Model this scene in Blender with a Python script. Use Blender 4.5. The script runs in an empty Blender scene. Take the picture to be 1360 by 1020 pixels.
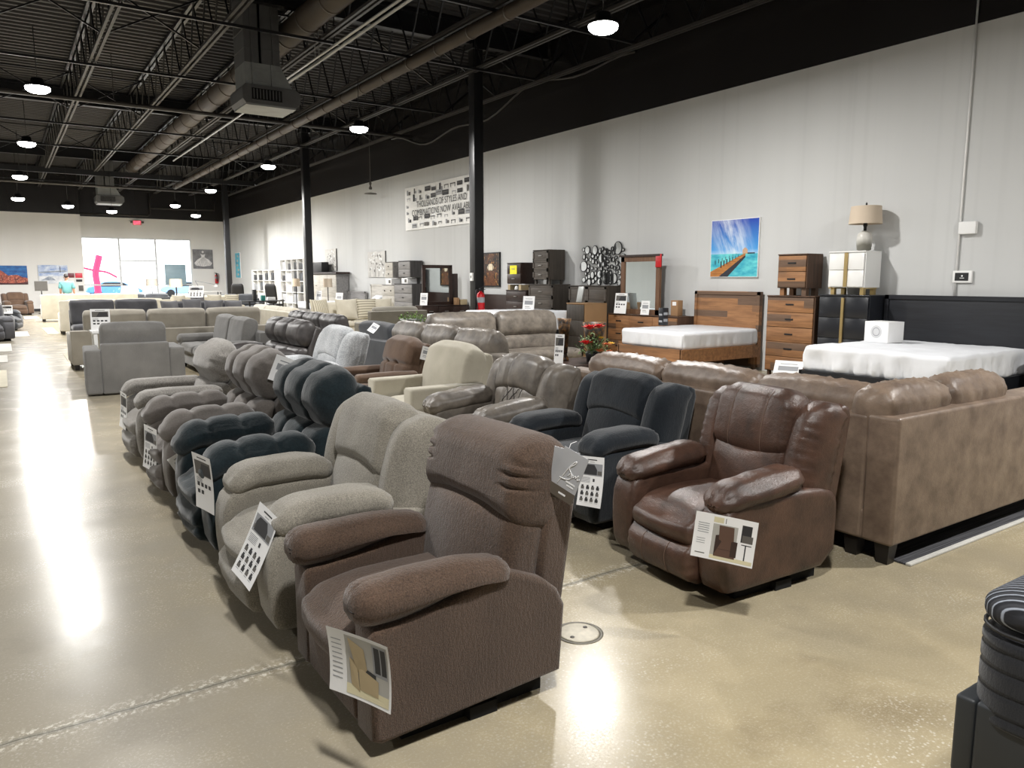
import bpy, math, random
import numpy as np
from mathutils import Matrix, Vector
S = bpy.context.scene
COL = S.collection
PI = math.pi
random.seed(7)
RNG = np.random.RandomState(5)

# ------------------------------------------------------------------ helpers
def C(r, g, b):
    return tuple(((c/255.0)/12.92 if c <= 10 else (((c/255.0)+0.055)/1.055)**2.4) for c in (r, g, b))

def T(x=0, y=0, z=0): return Matrix.Translation((x, y, z))
def RX(a): return Matrix.Rotation(a, 4, 'X')
def RY(a): return Matrix.Rotation(a, 4, 'Y')
def RZ(a): return Matrix.Rotation(a, 4, 'Z')
def rad(d): return d*PI/180

def vnoise(P, seed=0):
    P = np.asarray(P, float)
    i = np.floor(P).astype(np.int64); f = P - i; f = f*f*(3-2*f)
    def h(a, b, c):
        n = (a*374761393 + b*668265263 + c*2147483647 + seed*974634777) & 0xffffffff
        n = ((n ^ (n >> 13))*1274126177) & 0xffffffff
        return ((n ^ (n >> 16)) & 0xffff)/32767.5-1
    r = 0
    for dx in (0, 1):
        for dy in (0, 1):
            for dz in (0, 1):
                w = (f[:, 0] if dx else 1-f[:, 0])*(f[:, 1] if dy else 1-f[:, 1])*(f[:, 2] if dz else 1-f[:, 2])
                r = r + w*h(i[:, 0]+dx, i[:, 1]+dy, i[:, 2]+dz)
    return r

class G:
    """collects shapes; build() links them as ONE mesh object"""
    def __init__(s): s.V = []; s.F = []; s.M = []; s.S = []; s.n = 0
    def add(s, VF, M=None, mi=0, sm=True):
        V, F = VF; V = np.asarray(V, float)
        if M is not None:
            A = np.array(M); V = V @ A[:3, :3].T + A[:3, 3]
        k = s.n; s.V.append(V); s.n += len(V)
        s.F += [tuple(i+k for i in f) for f in F]
        s.M += [mi]*len(F); s.S += [sm]*len(F)
        return s
    def build(s, name, mats, parent=None):
        me = bpy.data.meshes.new(name)
        me.from_pydata(np.concatenate(s.V).tolist(), [], s.F)
        for m in (mats if isinstance(mats, (list, tuple)) else [mats]): me.materials.append(m)
        me.polygons.foreach_set('material_index', s.M)
        me.polygons.foreach_set('use_smooth', s.S)
        me.update()
        o = bpy.data.objects.new(name, me); COL.objects.link(o)
        if parent: o.parent = parent
        return o

def tag(o, label, cat, group=None):
    o['label'] = label; o['category'] = cat
    if group: o['group'] = group
    return o
def thing(name, label, cat, loc=(0, 0, 0), rz=0, group=None):
    o = bpy.data.objects.new(name, None); COL.objects.link(o)
    o.location = loc; o.rotation_euler = (0, 0, rz)
    return tag(o, label, cat, group)
def struct(o):
    o['kind'] = 'structure'; return o
def dup(root, loc, rz=0, label=None):
    r = root.copy(); COL.objects.link(r); r.location = loc; r.rotation_euler = (0, 0, rz)
    if label: r['label'] = label
    for ch in list(root.children):
        c = ch.copy(); COL.objects.link(c); c.parent = r
        for g in list(ch.children):
            d = g.copy(); COL.objects.link(d); d.parent = c
    return r

# shapes -----------------------------------------------------------------
def box(x0, x1, y0, y1, z0, z1):
    V = [(x, y, z) for z in (z0, z1) for y in (y0, y1) for x in (x0, x1)]
    return V, [(0, 2, 3, 1), (4, 5, 7, 6), (0, 1, 5, 4), (2, 6, 7, 3), (0, 4, 6, 2), (1, 3, 7, 5)]

def rbox(h, r, n=(6, 6, 6), k=3, fn=None):
    """rounded box of half sizes h; fn(p, q) deforms (q = place on the cube, -1..1)"""
    h = np.array(h, float); r = np.minimum(np.array(r if hasattr(r, '__len__') else (r, r, r), float), h*0.999)
    ax = []
    for i in range(3):
        e = [math.tan((1-j/k)*PI/4) for j in range(k)]
        lo = [-(h[i]-r[i])-r[i]*t for t in e]
        mid = list(np.linspace(-(h[i]-r[i]), h[i]-r[i], n[i]+1))
        ax.append(np.array(lo+mid+[-t for t in reversed(lo)]))
    N = [len(a) for a in ax]
    idx = {}; P = []; F = []
    def vid(i, j, l):
        t = (i, j, l)
        if t not in idx:
            idx[t] = len(P); P.append((ax[0][i], ax[1][j], ax[2][l]))
        return idx[t]
    for a in range(3):
        b, c = (a+1) % 3, (a+2) % 3
        for side in (0, N[a]-1):
            for i in range(N[b]-1):
                for j in range(N[c]-1):
                    q = []
                    for (u, v) in ((i, j), (i+1, j), (i+1, j+1), (i, j+1)):
                        t = [0, 0, 0]; t[a] = side; t[b] = u; t[c] = v; q.append(vid(*t))
                    F.append(tuple(q if side else q[::-1]))
    P = np.array(P); q = P/h
    inner = np.clip(P, -(h-r), h-r); d = (P-inner)/r
    L = np.sqrt((d**2).sum(1)); L[L == 0] = 1
    p = inner + r*d/L[:, None]
    if fn is not None: p = fn(p, q)
    return p, F

def gs(x, w): return np.exp(-(x/w)**2)
def cushion(h, r, pf=(0, 0, 0), n=(8, 8, 8), fn=None, wr=0.0, wf=7.0, k=3, seed=None):
    sd = random.randint(0, 999) if seed is None else seed
    def f(p, q):
        p = p.copy(); a = 1-q**2
        p[:, 0] += pf[0]*q[:, 0]*a[:, 1]*a[:, 2]
        p[:, 1] += pf[1]*q[:, 1]*a[:, 0]*a[:, 2]
        p[:, 2] += pf[2]*q[:, 2]*a[:, 0]*a[:, 1]
        if fn is not None: p = fn(p, q)
        if wr:
            for ax in range(3): p[:, ax] += wr*vnoise(p*wf+ax*17, sd+ax) + wr*.4*vnoise(p*wf*2.7, sd+7+ax)
        return p
    return rbox(h, r, n, k, f)

def prism(out, y0, y1, bev=0.01, seg=3, flat=False):
    """outline in (x, z) extruded along y, rounded rims"""
    O = np.array(out, float); m = len(O)
    area = sum(O[i][0]*O[(i+1) % m][1]-O[(i+1) % m][0]*O[i][1] for i in range(m))
    if area < 0: O = O[::-1].copy()
    nr = []
    for i in range(m):
        a = O[i]-O[i-1]; b = O[(i+1) % m]-O[i]
        na = np.array([a[1], -a[0]])/(np.linalg.norm(a)+1e-9); nb = np.array([b[1], -b[0]])/(np.linalg.norm(b)+1e-9)
        v = na+nb; v /= max(0.6, (v**2).sum()/2) if (v**2).sum() > 0 else 1
        nr.append(v)
    nr = np.array(nr)
    rings = []
    for j in range(seg+1):
        t = j/seg*PI/2; rings.append((y0+bev*(1-math.sin(t)), bev*(1-math.cos(t))))
    rings = [(y0, bev*1.15)]+[(y0+bev*(1-math.sin((seg-j)/seg*PI/2)), bev*(1-math.cos((seg-j)/seg*PI/2))) for j in range(seg+1)]
    rings += [(y1+y0-y, s) for y, s in reversed(rings)]
    V = []; F = []
    for y, s in rings:
        for i in range(m):
            p = O[i]-nr[i]*s; V.append((p[0], y, p[1]))
    R = len(rings)
    for j in range(R-1):
        for i in range(m):
            a = j*m+i; b = j*m+(i+1) % m
            F.append((a, b, b+m, a+m))
    F.append(tuple(range(m))[::-1]); F.append(tuple((R-1)*m+i for i in range(m)))
    return V, F

def smooth_outline(pts, n=3):
    P = [np.array(p, float) for p in pts]
    for _ in range(n):
        Q = []
        for i in range(len(P)):
            a, b = P[i], P[(i+1) % len(P)]
            Q += [a*.75+b*.25, a*.25+b*.75]
        P = Q
    return [tuple(p) for p in P]

def lathe(prof, n=20, cap=True):
    V = []; F = []
    for r, z in prof:
        for i in range(n):
            a = 2*PI*i/n; V.append((r*math.cos(a), r*math.sin(a), z))
    for j in range(len(prof)-1):
        for i in range(n):
            a = j*n+i; b = j*n+(i+1) % n; F.append((a, b, b+n, a+n))
    if cap:
        F.append(tuple(range(n))[::-1]); F.append(tuple((len(prof)-1)*n+i for i in range(n)))
    return V, F

def tube(path, r, n=8, close=True):
    P = [np.array(p, float) for p in path]; V = []; F = []; m = len(P)
    up = None
    for i in range(m):
        t = P[min(i+1, m-1)]-P[max(i-1, 0)]; t = t/(np.linalg.norm(t)+1e-9)
        if up is None:
            up = np.array((0, 0, 1.0)) if abs(t[2]) < .9 else np.array((1.0, 0, 0))
        a = np.cross(t, up); a /= np.linalg.norm(a)+1e-9; b = np.cross(a, t); up = b
        rr = r[i] if hasattr(r, '__len__') else r
        for k in range(n):
            w = 2*PI*k/n; V.append(P[i]+rr*(math.cos(w)*a+math.sin(w)*b))
    for i in range(m-1):
        for k in range(n):
            a = i*n+k; b = i*n+(k+1) % n; F.append((a, a+n, b+n, b))
    if close:
        F.append(tuple(range(n))); F.append(tuple((m-1)*n+k for k in range(n))[::-1])
    return np.array(V), F

def bar(a, b, w, h):
    """square bar between two points"""
    a = np.array(a, float); b = np.array(b, float); t = (b-a)/(np.linalg.norm(b-a)+1e-9)
    up = np.array((0, 0, 1.0)) if abs(t[2]) < .95 else np.array((1.0, 0, 0))
    s = np.cross(t, up); s /= np.linalg.norm(s); u = np.cross(s, t)
    V = [p+s*i*w/2+u*j*h/2 for p in (a, b) for i, j in ((-1, -1), (1, -1), (1, 1), (-1, 1))]
    return np.array(V), [(3, 2, 1, 0), (4, 5, 6, 7), (0, 1, 5, 4), (1, 2, 6, 5), (2, 3, 7, 6), (3, 0, 4, 7)]

def quad(u0, u1, v0, v1, d=0):
    """flat patch in local x (u) / z (v) plane facing -y, at depth d"""
    return [(u0, -d, v0), (u1, -d, v0), (u1, -d, v1), (u0, -d, v1)], [(0, 1, 2, 3)]
def poly(pts, d=0):
    return [(u, -d, v) for u, v in pts], [tuple(range(len(pts)))]
def disc(u, v, ru, rv=None, d=0, n=16):
    rv = rv or ru
    return poly([(u+ru*math.cos(2*PI*i/n), v+rv*math.sin(2*PI*i/n)) for i in range(n)], d)

# materials --------------------------------------------------------------
MATS = {}
class NB:
    def __init__(s, name):
        s.m = bpy.data.materials.new(name); s.m.use_nodes = True
        s.t = s.m.node_tree; s.b = s.t.nodes['Principled BSDF']
    def n(s, typ, **kw):
        o = s.t.nodes.new(typ)
        for k, v in kw.items():
            if k in o.inputs.keys(): o.inputs[k].default_value = v
            else: setattr(o, k, v)
        return o
    def l(s, a, b): s.t.links.new(a, b)
    def mix(s, f, a, b, bt='MIX'):
        o = s.t.nodes.new('ShaderNodeMix'); o.data_type = 'RGBA'; o.blend_type = bt
        for sock, v in ((o.inputs[0], f), (o.inputs[6], a), (o.inputs[7], b)):
            if hasattr(v, 'is_linked'): s.l(v, sock)
            elif isinstance(v, tuple): sock.default_value = (*v[:3], 1)
            else: sock.default_value = v
        return o.outputs[2]
    def ramp(s, f, lo, hi, a=0.0, b=1.0):
        o = s.t.nodes.new('ShaderNodeMapRange'); o.inputs[1].default_value = lo; o.inputs[2].default_value = hi
        o.inputs[3].default_value = a; o.inputs[4].default_value = b; s.l(f, o.inputs[0]); return o.outputs[0]
    def math(s, op, a, b=0.0):
        o = s.t.nodes.new('ShaderNodeMath'); o.operation = op
        for k, v in ((0, a), (1, b)):
            if hasattr(v, 'is_linked'): s.l(v, o.inputs[k])
            else: o.inputs[k].default_value = v
        return o.outputs[0]
    def co(s, scale=(1, 1, 1), kind='Object'):
        c = s.t.nodes.new('ShaderNodeTexCoord'); m = s.t.nodes.new('ShaderNodeMapping')
        m.inputs['Scale'].default_value = scale; s.l(c.outputs[kind], m.inputs[0]); return m.outputs[0]
    def noise(s, v, scale, detail=3, rough=.5):
        o = s.n('ShaderNodeTexNoise', Scale=scale, Detail=detail, Roughness=rough); s.l(v, o.inputs['Vector']); return o.outputs[0]
    def bump(s, hsock, strength, dist=.01):
        o = s.n('ShaderNodeBump', Strength=strength, Distance=dist); s.l(hsock, o.inputs['Height']); s.l(o.outputs[0], s.b.inputs['Normal'])
    def base(s, c):
        if hasattr(c, 'is_linked'): s.l(c, s.b.inputs['Base Color'])
        else: s.b.inputs['Base Color'].default_value = (*c, 1)
    def rough(s, r):
        if hasattr(r, 'is_linked'): s.l(r, s.b.inputs['Roughness'])
        else: s.b.inputs['Roughness'].default_value = r

def plain(name, c, rough=.5, metal=0, vary=.06, scale=4, spec=.5, coat=0):
    if name in MATS: return MATS[name]
    b = NB(name)
    f = b.noise(b.co(), scale)
    b.base(b.mix(b.ramp(f, .3, .7), tuple(x*(1-vary) for x in c), tuple(min(1, x*(1+vary)) for x in c)))
    b.rough(rough); b.b.inputs['Metallic'].default_value = metal
    b.b.inputs['Specular IOR Level'].default_value = spec
    if coat: b.b.inputs['Coat Weight'].default_value = coat
    MATS[name] = b.m; return b.m

def fabric(name, c1, c2, weave=260, spk=.5, bump=.35, pile=.3):
    if name in MATS: return MATS[name]
    b = NB(name); v = b.co()
    big = b.noise(v, 3.5, 3); fine = b.noise(v, weave, 2, .7); strand = b.noise(b.co((1, 1, .35)), weave*.45, 2)
    f = b.math('ADD', b.math('MULTIPLY', b.ramp(fine, .3, .7), spk), b.math('MULTIPLY', b.ramp(big, .3, .7), 1-spk))
    b.base(b.mix(f, c1, c2)); b.rough(.95)
    b.b.inputs['Specular IOR Level'].default_value = .15
    b.b.inputs['Sheen Weight'].default_value = pile; b.b.inputs['Sheen Roughness'].default_value = .5
    b.bump(b.math('ADD', fine, strand), bump, .004)
    MATS[name] = b.m; return b.m

def leather(name, c1, c2, rough=.42, scale=5, bump=.25):
    if name in MATS: return MATS[name]
    b = NB(name); v = b.co()
    f = b.noise(v, scale, 6, .62); g = b.noise(v, 60, 3, .6)
    b.base(b.mix(b.ramp(f, .33, .68), c1, c2))
    b.rough(b.ramp(f, .2, .8, rough-.08, rough+.1))
    vo = b.n('ShaderNodeTexVoronoi', Scale=220.0); b.l(v, vo.inputs['Vector'])
    b.bump(b.math('ADD', g, b.math('MULTIPLY', vo.outputs[0], .5)), bump, .004)
    b.b.inputs['Specular IOR Level'].default_value = .5
    MATS[name] = b.m; return b.m

def wood(name, c1, c2, axis=1, rough=.5, scale=3.0, plank=0, c3=None, spec=.4):
    """grain along axis; plank > 0 gives boards of that height with tone changes"""
    if name in MATS: return MATS[name]
    b = NB(name); sc = [scale*6]*3; sc[axis] = scale*.5
    v = b.co(tuple(sc)); g = b.noise(v, 1.0, 5, .65)
    col = b.mix(b.ramp(g, .3, .72), c1, c2)
    if plank:
        tc = b.t.nodes.new('ShaderNodeTexCoord'); sp = b.t.nodes.new('ShaderNodeSeparateXYZ'); b.l(tc.outputs['Object'], sp.inputs[0])
        row = b.math('FLOOR', b.math('DIVIDE', sp.outputs[2], plank))
        off = b.math('FLOOR', b.math('ADD', b.math('MULTIPLY', sp.outputs[axis], 1.15), b.math('MULTIPLY', row, .37)))
        wn = b.t.nodes.new('ShaderNodeTexWhiteNoise'); wn.noise_dimensions = '2D'
        cb = b.t.nodes.new('ShaderNodeCombineXYZ'); b.l(row, cb.inputs[0]); b.l(off, cb.inputs[1]); b.l(cb.outputs[0], wn.inputs[0])
        col = b.mix(b.ramp(wn.outputs[0], .62, .72), col, b.mix(b.ramp(g, .3, .7), tuple(x*.6 for x in (c3 or c1)), c3 or c1))
    b.base(col); b.rough(rough); b.b.inputs['Specular IOR Level'].default_value = spec
    b.bump(g, .15, .003)
    MATS[name] = b.m; return b.m

def emit(name, c, st):
    if name in MATS: return MATS[name]
    b = NB(name); b.base((0, 0, 0)); b.b.inputs['Emission Color'].default_value = (*c, 1); b.b.inputs['Emission Strength'].default_value = st
    MATS[name] = b.m; return b.m
# ------------------------------------------------------------------ materials
M_black = plain('black metal', C(20, 20, 22), .5, 0, .1)
M_deck = plain('black deck paint', C(38, 36, 37), .6, 0, .15, 2)
M_steel_b = plain('black steel paint', C(24, 24, 26), .35, 0, .1)
M_chord = plain('grey steel', C(56, 53, 51), .5, .0, .1)
M_galv = plain('galvanised sheet', C(150, 152, 150), .4, .6, .12, 3)
M_galvp = plain('painted duct metal', C(92, 92, 92), .45, .3, .1, 3)
M_pipe = plain('dusty brown duct', C(74, 65, 56), .55, .2, .15, 2)
M_conduit = plain('conduit metal', C(190, 190, 188), .35, .6, .05)
M_white = plain('white', C(235, 235, 233), .5, 0, .02)
M_paper = plain('white card', C(238, 238, 238), .55, 0, .02)
M_ink = plain('dark print', C(45, 45, 48), .6)
M_ink2 = plain('grey print', C(150, 152, 156), .6)
M_ink3 = plain('mid grey print', C(95, 92, 88), .6)
M_tan = plain('tan print', C(176, 158, 124), .6)
M_red = plain('red paint', C(190, 22, 30), .35)
M_gold = plain('brushed gold', C(196, 172, 120), .35, .8)
M_chrome = plain('brushed nickel', C(190, 188, 184), .3, .9)
M_foot = plain('dark foot wood', C(26, 22, 20), .45)
M_cardb = plain('cardboard brown', C(152, 118, 84), .8)
M_sheet = plain('white sheet cloth', C(228, 230, 234), .85, 0, .03, 3)
M_plastic = plain('mattress wrap', C(220, 222, 226), .35, 0, .04, 3)
M_under = plain('black underside', C(8, 8, 8), .9)

def floor_mat():
    b = NB('polished concrete'); v = b.co()
    n1 = b.noise(b.co((.35, .22, 1)), 1.0, 5, .6); n2 = b.noise(v, 2.2, 6, .65); n3 = b.noise(v, 95, 3, .7)
    c = b.mix(b.ramp(n1, .35, .65), C(164, 151, 121), C(140, 132, 114))
    c = b.mix(b.ramp(n2, .42, .72, 0, .55), c, C(182, 169, 140))
    c = b.mix(b.ramp(b.noise(b.co((.5, .6, 1)), 1.7, 5, .6), .57, .72, 0, .6), c, C(108, 94, 72))
    c = b.mix(b.ramp(n3, .5, .72, 0, .5), c, C(188, 180, 162))
    vo = b.n('ShaderNodeTexVoronoi', Scale=55.0); b.l(v, vo.inputs['Vector'])
    agg = b.math('MULTIPLY', b.ramp(vo.outputs['Distance'], .34, .16), b.ramp(b.noise(b.co((.7, 1.1, 1)), 1.2, 4), .5, .62))
    c = b.mix(b.math('MULTIPLY', agg, .5), c, C(214, 209, 198))
    # grey cast of window reflection painted into the aisle side, then control joints with chipped edges
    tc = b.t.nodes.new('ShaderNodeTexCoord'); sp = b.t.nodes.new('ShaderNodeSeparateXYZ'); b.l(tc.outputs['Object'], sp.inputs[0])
    grey_cast = b.ramp(b.math('ADD', sp.outputs[0], b.math('MULTIPLY', n2, 1.2)), 2.4, .9, 0, .6)
    c = b.mix(grey_cast, c, b.mix(b.ramp(n2, .35, .65), C(146, 142, 134), C(120, 117, 110)))
    wob = b.math('MULTIPLY', b.math('SUBTRACT', b.noise(v, 6, 4), .5), .05)
    for ax, per, off in ((1, 9.2, 3.02),):
        p = b.math('PINGPONG', b.math('ADD', b.math('SUBTRACT', sp.outputs[ax], off), wob), per/2)
        chips = b.math('MULTIPLY', b.ramp(p, .085, .03), b.ramp(b.noise(v, 42, 3, .7), .5, .6))
        c = b.mix(b.math('MULTIPLY', chips, .55), c, C(222, 217, 205))
        c = b.mix(b.ramp(p, .022, .014, 0, .55), c, C(122, 119, 108))
        c = b.mix(b.math('MULTIPLY', b.ramp(p, .005, .002), .7), c, C(78, 76, 68))
    b.base(c)
    b.rough(b.math('ADD', b.ramp(n2, .3, .7, .15, .25), b.ramp(n3, .4, .8, 0, .12)))
    b.b.inputs['Specular IOR Level'].default_value = .16
    b.bump(b.math('ADD', n2, b.math('MULTIPLY', n3, .12)), .05, .01)
    return b.m
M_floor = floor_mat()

def wall_mat(name, c, streak, rough):
    b = NB(name); s1 = b.noise(b.co((1, 1.1, .03)), 1.0, 3); s2 = b.noise(b.co((1, 7, .06)), 1.0, 2); n = b.noise(b.co(), 30, 3)
    col = b.mix(b.ramp(s1, .35, .7, 0, streak), c, tuple(min(1, x*1.18) for x in c))
    col = b.mix(b.ramp(s2, .55, .75, 0, streak*.8), col, tuple(x*.86 for x in c))
    b.base(col); b.rough(rough); b.bump(b.math('ADD', n, s2), .06, .01)
    return b.m
M_wall = wall_mat('grey wall paint', C(196, 197, 196), .4, .6)
M_wallb = wall_mat('black wall paint', C(31, 29, 29), .8, .26)
M_wallw = wall_mat('white wall paint', C(228, 227, 225), .3, .6)

# ------------------------------------------------------------------ room
WX, Y1, Y0, XL, ZC, ZB = 11.12, 46.0, -7.0, -9.0, 7.2, 5.0
# floor
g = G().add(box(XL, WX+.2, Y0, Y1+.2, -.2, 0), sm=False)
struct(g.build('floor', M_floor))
# right wall: grey below, black paint above
g = G().add(box(WX, WX+.2, Y0, Y1+.2, 0, ZB), sm=False).add(box(WX, WX+.2, Y0, Y1+.2, ZB, ZC+.3), mi=1, sm=False)
struct(g.build('wall_right', [M_wall, M_wallb]))
g = G().add(box(XL-.2, XL, Y0, Y1+.2, 0, ZB), sm=False).add(box(XL-.2, XL, Y0, Y1+.2, ZB, ZC+.3), mi=1, sm=False)
struct(g.build('wall_left', [M_wall, M_wallb]))
g = G().add(box(XL, WX, Y0-.2, Y0, 0, ZB), sm=False).add(box(XL, WX, Y0-.2, Y0, ZB, ZC+.3), mi=1, sm=False)
struct(g.build('wall_front', [M_wall, M_wallb]))
# far wall: a nearer blank part on the left, the storefront part with its opening
YL = 44.8
g = G().add(box(XL, 3.62, YL, Y1+.2, 0, 4.86), sm=False).add(box(XL, 3.62, YL, Y1+.2, 4.86, ZC+.3), mi=1, sm=False)
g.add(box(3.62, 9.08, Y1, Y1+.2, 3.82, 4.86), sm=False).add(box(9.08, WX, Y1, Y1+.2, 0, 4.86), sm=False)
g.add(box(3.62, WX, Y1, Y1+.2, 4.86, ZC+.3), mi=1, sm=False)
struct(g.build('wall_back', [M_wallw, M_wallb]))
g = G().add(box(XL, 3.62, YL-.02, YL, 0, .12), sm=False)
struct(g.build('baseboard_back', M_black))
# storefront windows
M_frame = plain('white window frame', C(215, 218, 220), .4)
def glass_mat():
    b = NB('window glass'); b.b.inputs['Transmission Weight'].default_value = 1.0; b.base((.98, 1, 1)); b.rough(0); b.b.inputs['IOR'].default_value = 1.02
    return b.m
M_glass = glass_mat()
g = G()
xs = [3.62, 5.45, 7.25, 9.08]
for x in xs: g.add(box(x-.04, x+.04, Y1+.02, Y1+.14, 0, 3.82), sm=False)
for i in range(3):
    g.add(box(xs[i]+.04, xs[i+1]-.04, Y1+.02, Y1+.14, 3.74, 3.82), sm=False)
    zz = (1.25, 2.55, 1.25)[i]
    g.add(box(xs[i]+.04, xs[i+1]-.04, Y1+.02, Y1+.14, zz, zz+.07), sm=False)
    g.add(box(xs[i]+.04, xs[i+1]-.04, Y1+.02, Y1+.14, 0, .1), sm=False)
win = struct(g.build('window_1', M_frame))
for i in range(3):
    G().add(box(xs[i]+.04, xs[i+1]-.04, Y1+.07, Y1+.08, .1, 3.74), sm=False).build('pane', M_glass, win)
g = G()
for s in (-1, 1):
    g.add(box(6.35+s*.03, 6.35+s*.84, Y1+.05, Y1+.09, .1, .2), sm=False)
    g.add(tube([(6.35+s*.09, Y1-.02, .95), (6.35+s*.09, Y1-.02, 1.3)], .015), sm=True)
g.build('door_handle', M_chrome, win)

# ceiling deck: ribs run across the room
g = G(); ys = np.arange(Y0, Y1+.3, .28); V = []; F = []
for y in ys:
    for dy, dz in ((0, 0), (.10, 0), (.14, .07), (.24, .07)):
        V += [(XL, y+dy, ZC+dz), (WX+.1, y+dy, ZC+dz)]
for i in range(len(V)//2-1): F.append((2*i, 2*i+1, 2*i+3, 2*i+2))
g.add((V, F), sm=False).add(box(XL-.2, WX+.2, Y0-.2, Y1+.2, ZC+.25, ZC+.35), sm=False)
struct(g.build('ceiling', M_deck))
# open-web joists along the room
ZJ = 6.1
where = ['far left over the recliners against the left wall', 'left of the aisle', 'left edge of the view above the aisle', 'straight above the front row of recliners', 'just left of the hanging heater', 'above the hanging heater', 'between the two round ducts', 'beside the thinner round duct', 'above the row of black columns', 'running closest to the right wall']
for k in range(10):
    x = -3.3 + 1.75*k if k > 1 else -8 + 2.6*k
    root = thing('roof_joist', 'black open-web roof joist ' + where[k], 'joist', (x, 0, 0), 0, 'roof joists')
    tc, bc, wb = G(), G(), G()
    for s in (-.05, .05):
        tc.add(box(s-.03, s+.03, Y0, Y1-.4, ZC-.09, ZC-.02), sm=False)
        bc.add(box(s-.025, s+.025, Y0+.5, Y1-1.2, ZJ, ZJ+.05), sm=False)
    y = Y0+.5; pts = []; up = 0
    while y < Y1-1: pts.append((0, y, ZJ+.03 if not up else ZC-.06)); y += .55; up = 1-up
    for a, b in zip(pts, pts[1:]): wb.add(bar(a, b, .028, .028), sm=False)
    tc.build('top_chord', M_steel_b, root); bc.build('bottom_chord', M_chord, root); wb.build('web', M_steel_b, root)
# bridging lines across, ending at the right wall in a raised kick
names = ['nearest', 'second nearest', 'third nearest', 'fourth nearest', 'fifth nearest', 'sixth nearest', 'seventh nearest', 'eighth nearest', 'farthest']
for k, y in enumerate((7.2, 11.2, 14.4, 18.6, 22.4, 25.9, 30.2, 37.1, 41)):
    big = (k == 7)
    w = .2 if big else .05
    g = G().add(bar((XL+.1, y, ZJ-.05), (10.3, y, ZJ-.05), .05 if not big else .14, w if not big else .22), sm=False)
    g.add(bar((10.3, y, ZJ-.05), (WX-.01, y, ZJ+.62), .05 if not big else .14, w), sm=False)
    for x in (-1.5, 2.0, 5.62, 8.75): g.add(bar((x, y, ZJ-.03), (x, y, ZC-.05), .02, .02), sm=False)
    o = g.build('bridging_beam' if big else 'bridging_bar', M_steel_b)
    tag(o, ('heavy black cross beam with a kicked-up end before the storefront' if big else 'black bridging bar under the joists kicked up at the right wall, %s one' % names[k]), 'beam', None if big else 'bridging bars')
# diagonal cross-bracing rods between the joists
g = G()
for y in (16.6, 24.2, 33.0):
    g.add(bar((.2, y, ZC-.1), (10.7, y, ZC-.1), .03, .03), sm=False)
    for k in (2, 3, 5, 6, 7, 8):
        x = -3.3+1.75*k
        if k == 4 or k == 5: continue
        g.add(bar((x, y, ZJ+.05), (x+1.75, y, ZC-.1), .03, .03), sm=False); g.add(bar((x+1.75, y, ZJ+.05), (x, y, ZC-.1), .03, .03), sm=False)
    tag(g.build('cross_bracing', M_steel_b), 'black crossed bracing rods between the roof joists, %s run' % {16.6: 'nearest', 24.2: 'middle', 33.0: 'farthest'}[y], 'bracing', 'cross bracing runs'); g = G()
# girders across at the column lines
for y, w_ in ((14.96, 'nearest black column'), (26.4, 'middle black column'), (37.8, 'farthest black column')):
    g = G().add(box(XL+.05, WX-.05, y-.08, y+.08, ZC-.5, ZC-.44), sm=False).add(box(XL+.05, WX-.05, y-.08, y+.08, ZC-.08, ZC-.02), sm=False).add(box(XL+.05, WX-.05, y-.01, y+.01, ZC-.44, ZC-.08), sm=False)
    tag(g.build('roof_girder', M_steel_b), 'black steel roof girder crossing the room over the ' + w_, 'girder', 'roof girders')
# columns
for y, w_ in ((14.96, 'nearest to the camera, with the red fire extinguisher'), (26.4, 'second from the camera, between the bookcases and the grey chests'), (37.8, 'farthest, near the storefront corner')):
    root = thing('steel_column', 'black steel column ' + w_, 'column', (9.1, y, 0), 0, 'black columns')
    g = G().add(rbox((.12, .12, 3.3), .012, (1, 1, 1), 2), T(0, 0, 3.32)); g.build('shaft', M_steel_b, root)
    G().add(box(-.2, .2, -.2, .2, 0, .025), sm=False).build('base_plate', M_steel_b, root)
    G().add(box(-.18, .18, -.18, .18, 6.6, 6.7), sm=False).build('cap_plate', M_steel_b, root)
# ---- ducts, pipes
def round_duct(name, x, z, ya, yb, r, label, mat):
    g = G(); path = [(x, ya, z), (x, yb, z)]
    g.add(tube(path, r, 20))
    for y in np.arange(ya+.6, yb, 1.2): g.add(tube([(x, y, z), (x, y+.05, z)], r+.012, 20))
    o = g.build(name, mat); tag(o, label, 'duct'); return o
round_duct('round_duct', 5.14, 6.42, -3, 37.5, .24, 'thick dusty brown round duct running the length of the ceiling behind the hanging heater', M_pipe)
round_duct('round_duct', 7.24, 5.93, -3, 39.5, .11, 'thinner dusty brown round duct passing in front of the nearest black column', M_pipe)
for dx, z, ya, yb, w_ in ((5.42, 5.86, 9, 20, 'upper bright'), (5.5, 5.82, 8, 30, 'lower bright')):
    tag(G().add(tube([(dx, ya, z), (dx, yb, z)], .025, 8)).add(box(dx-.006, dx+.006, 14.9, 14.92, z, 7.19), sm=False).build('conduit_run', M_conduit), w_ + ' metal conduit running under the ceiling beside the thick round duct', 'conduit', 'ceiling conduits')
tag(G().add(tube([(-8, 21.9, 5.98), (11, 21.9, 5.98)], .05, 10)).add(box(2.7, 2.72, 21.89, 21.91, 5.98, 7.19), sm=False).add(box(-4, -3.98, 21.89, 21.91, 5.98, 7.19), sm=False).build('sprinkler_pipe', M_chord), 'grey sprinkler pipe crossing the room below the joists in front of the nearest ceiling lights', 'pipe', 'sprinkler pipes')
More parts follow.
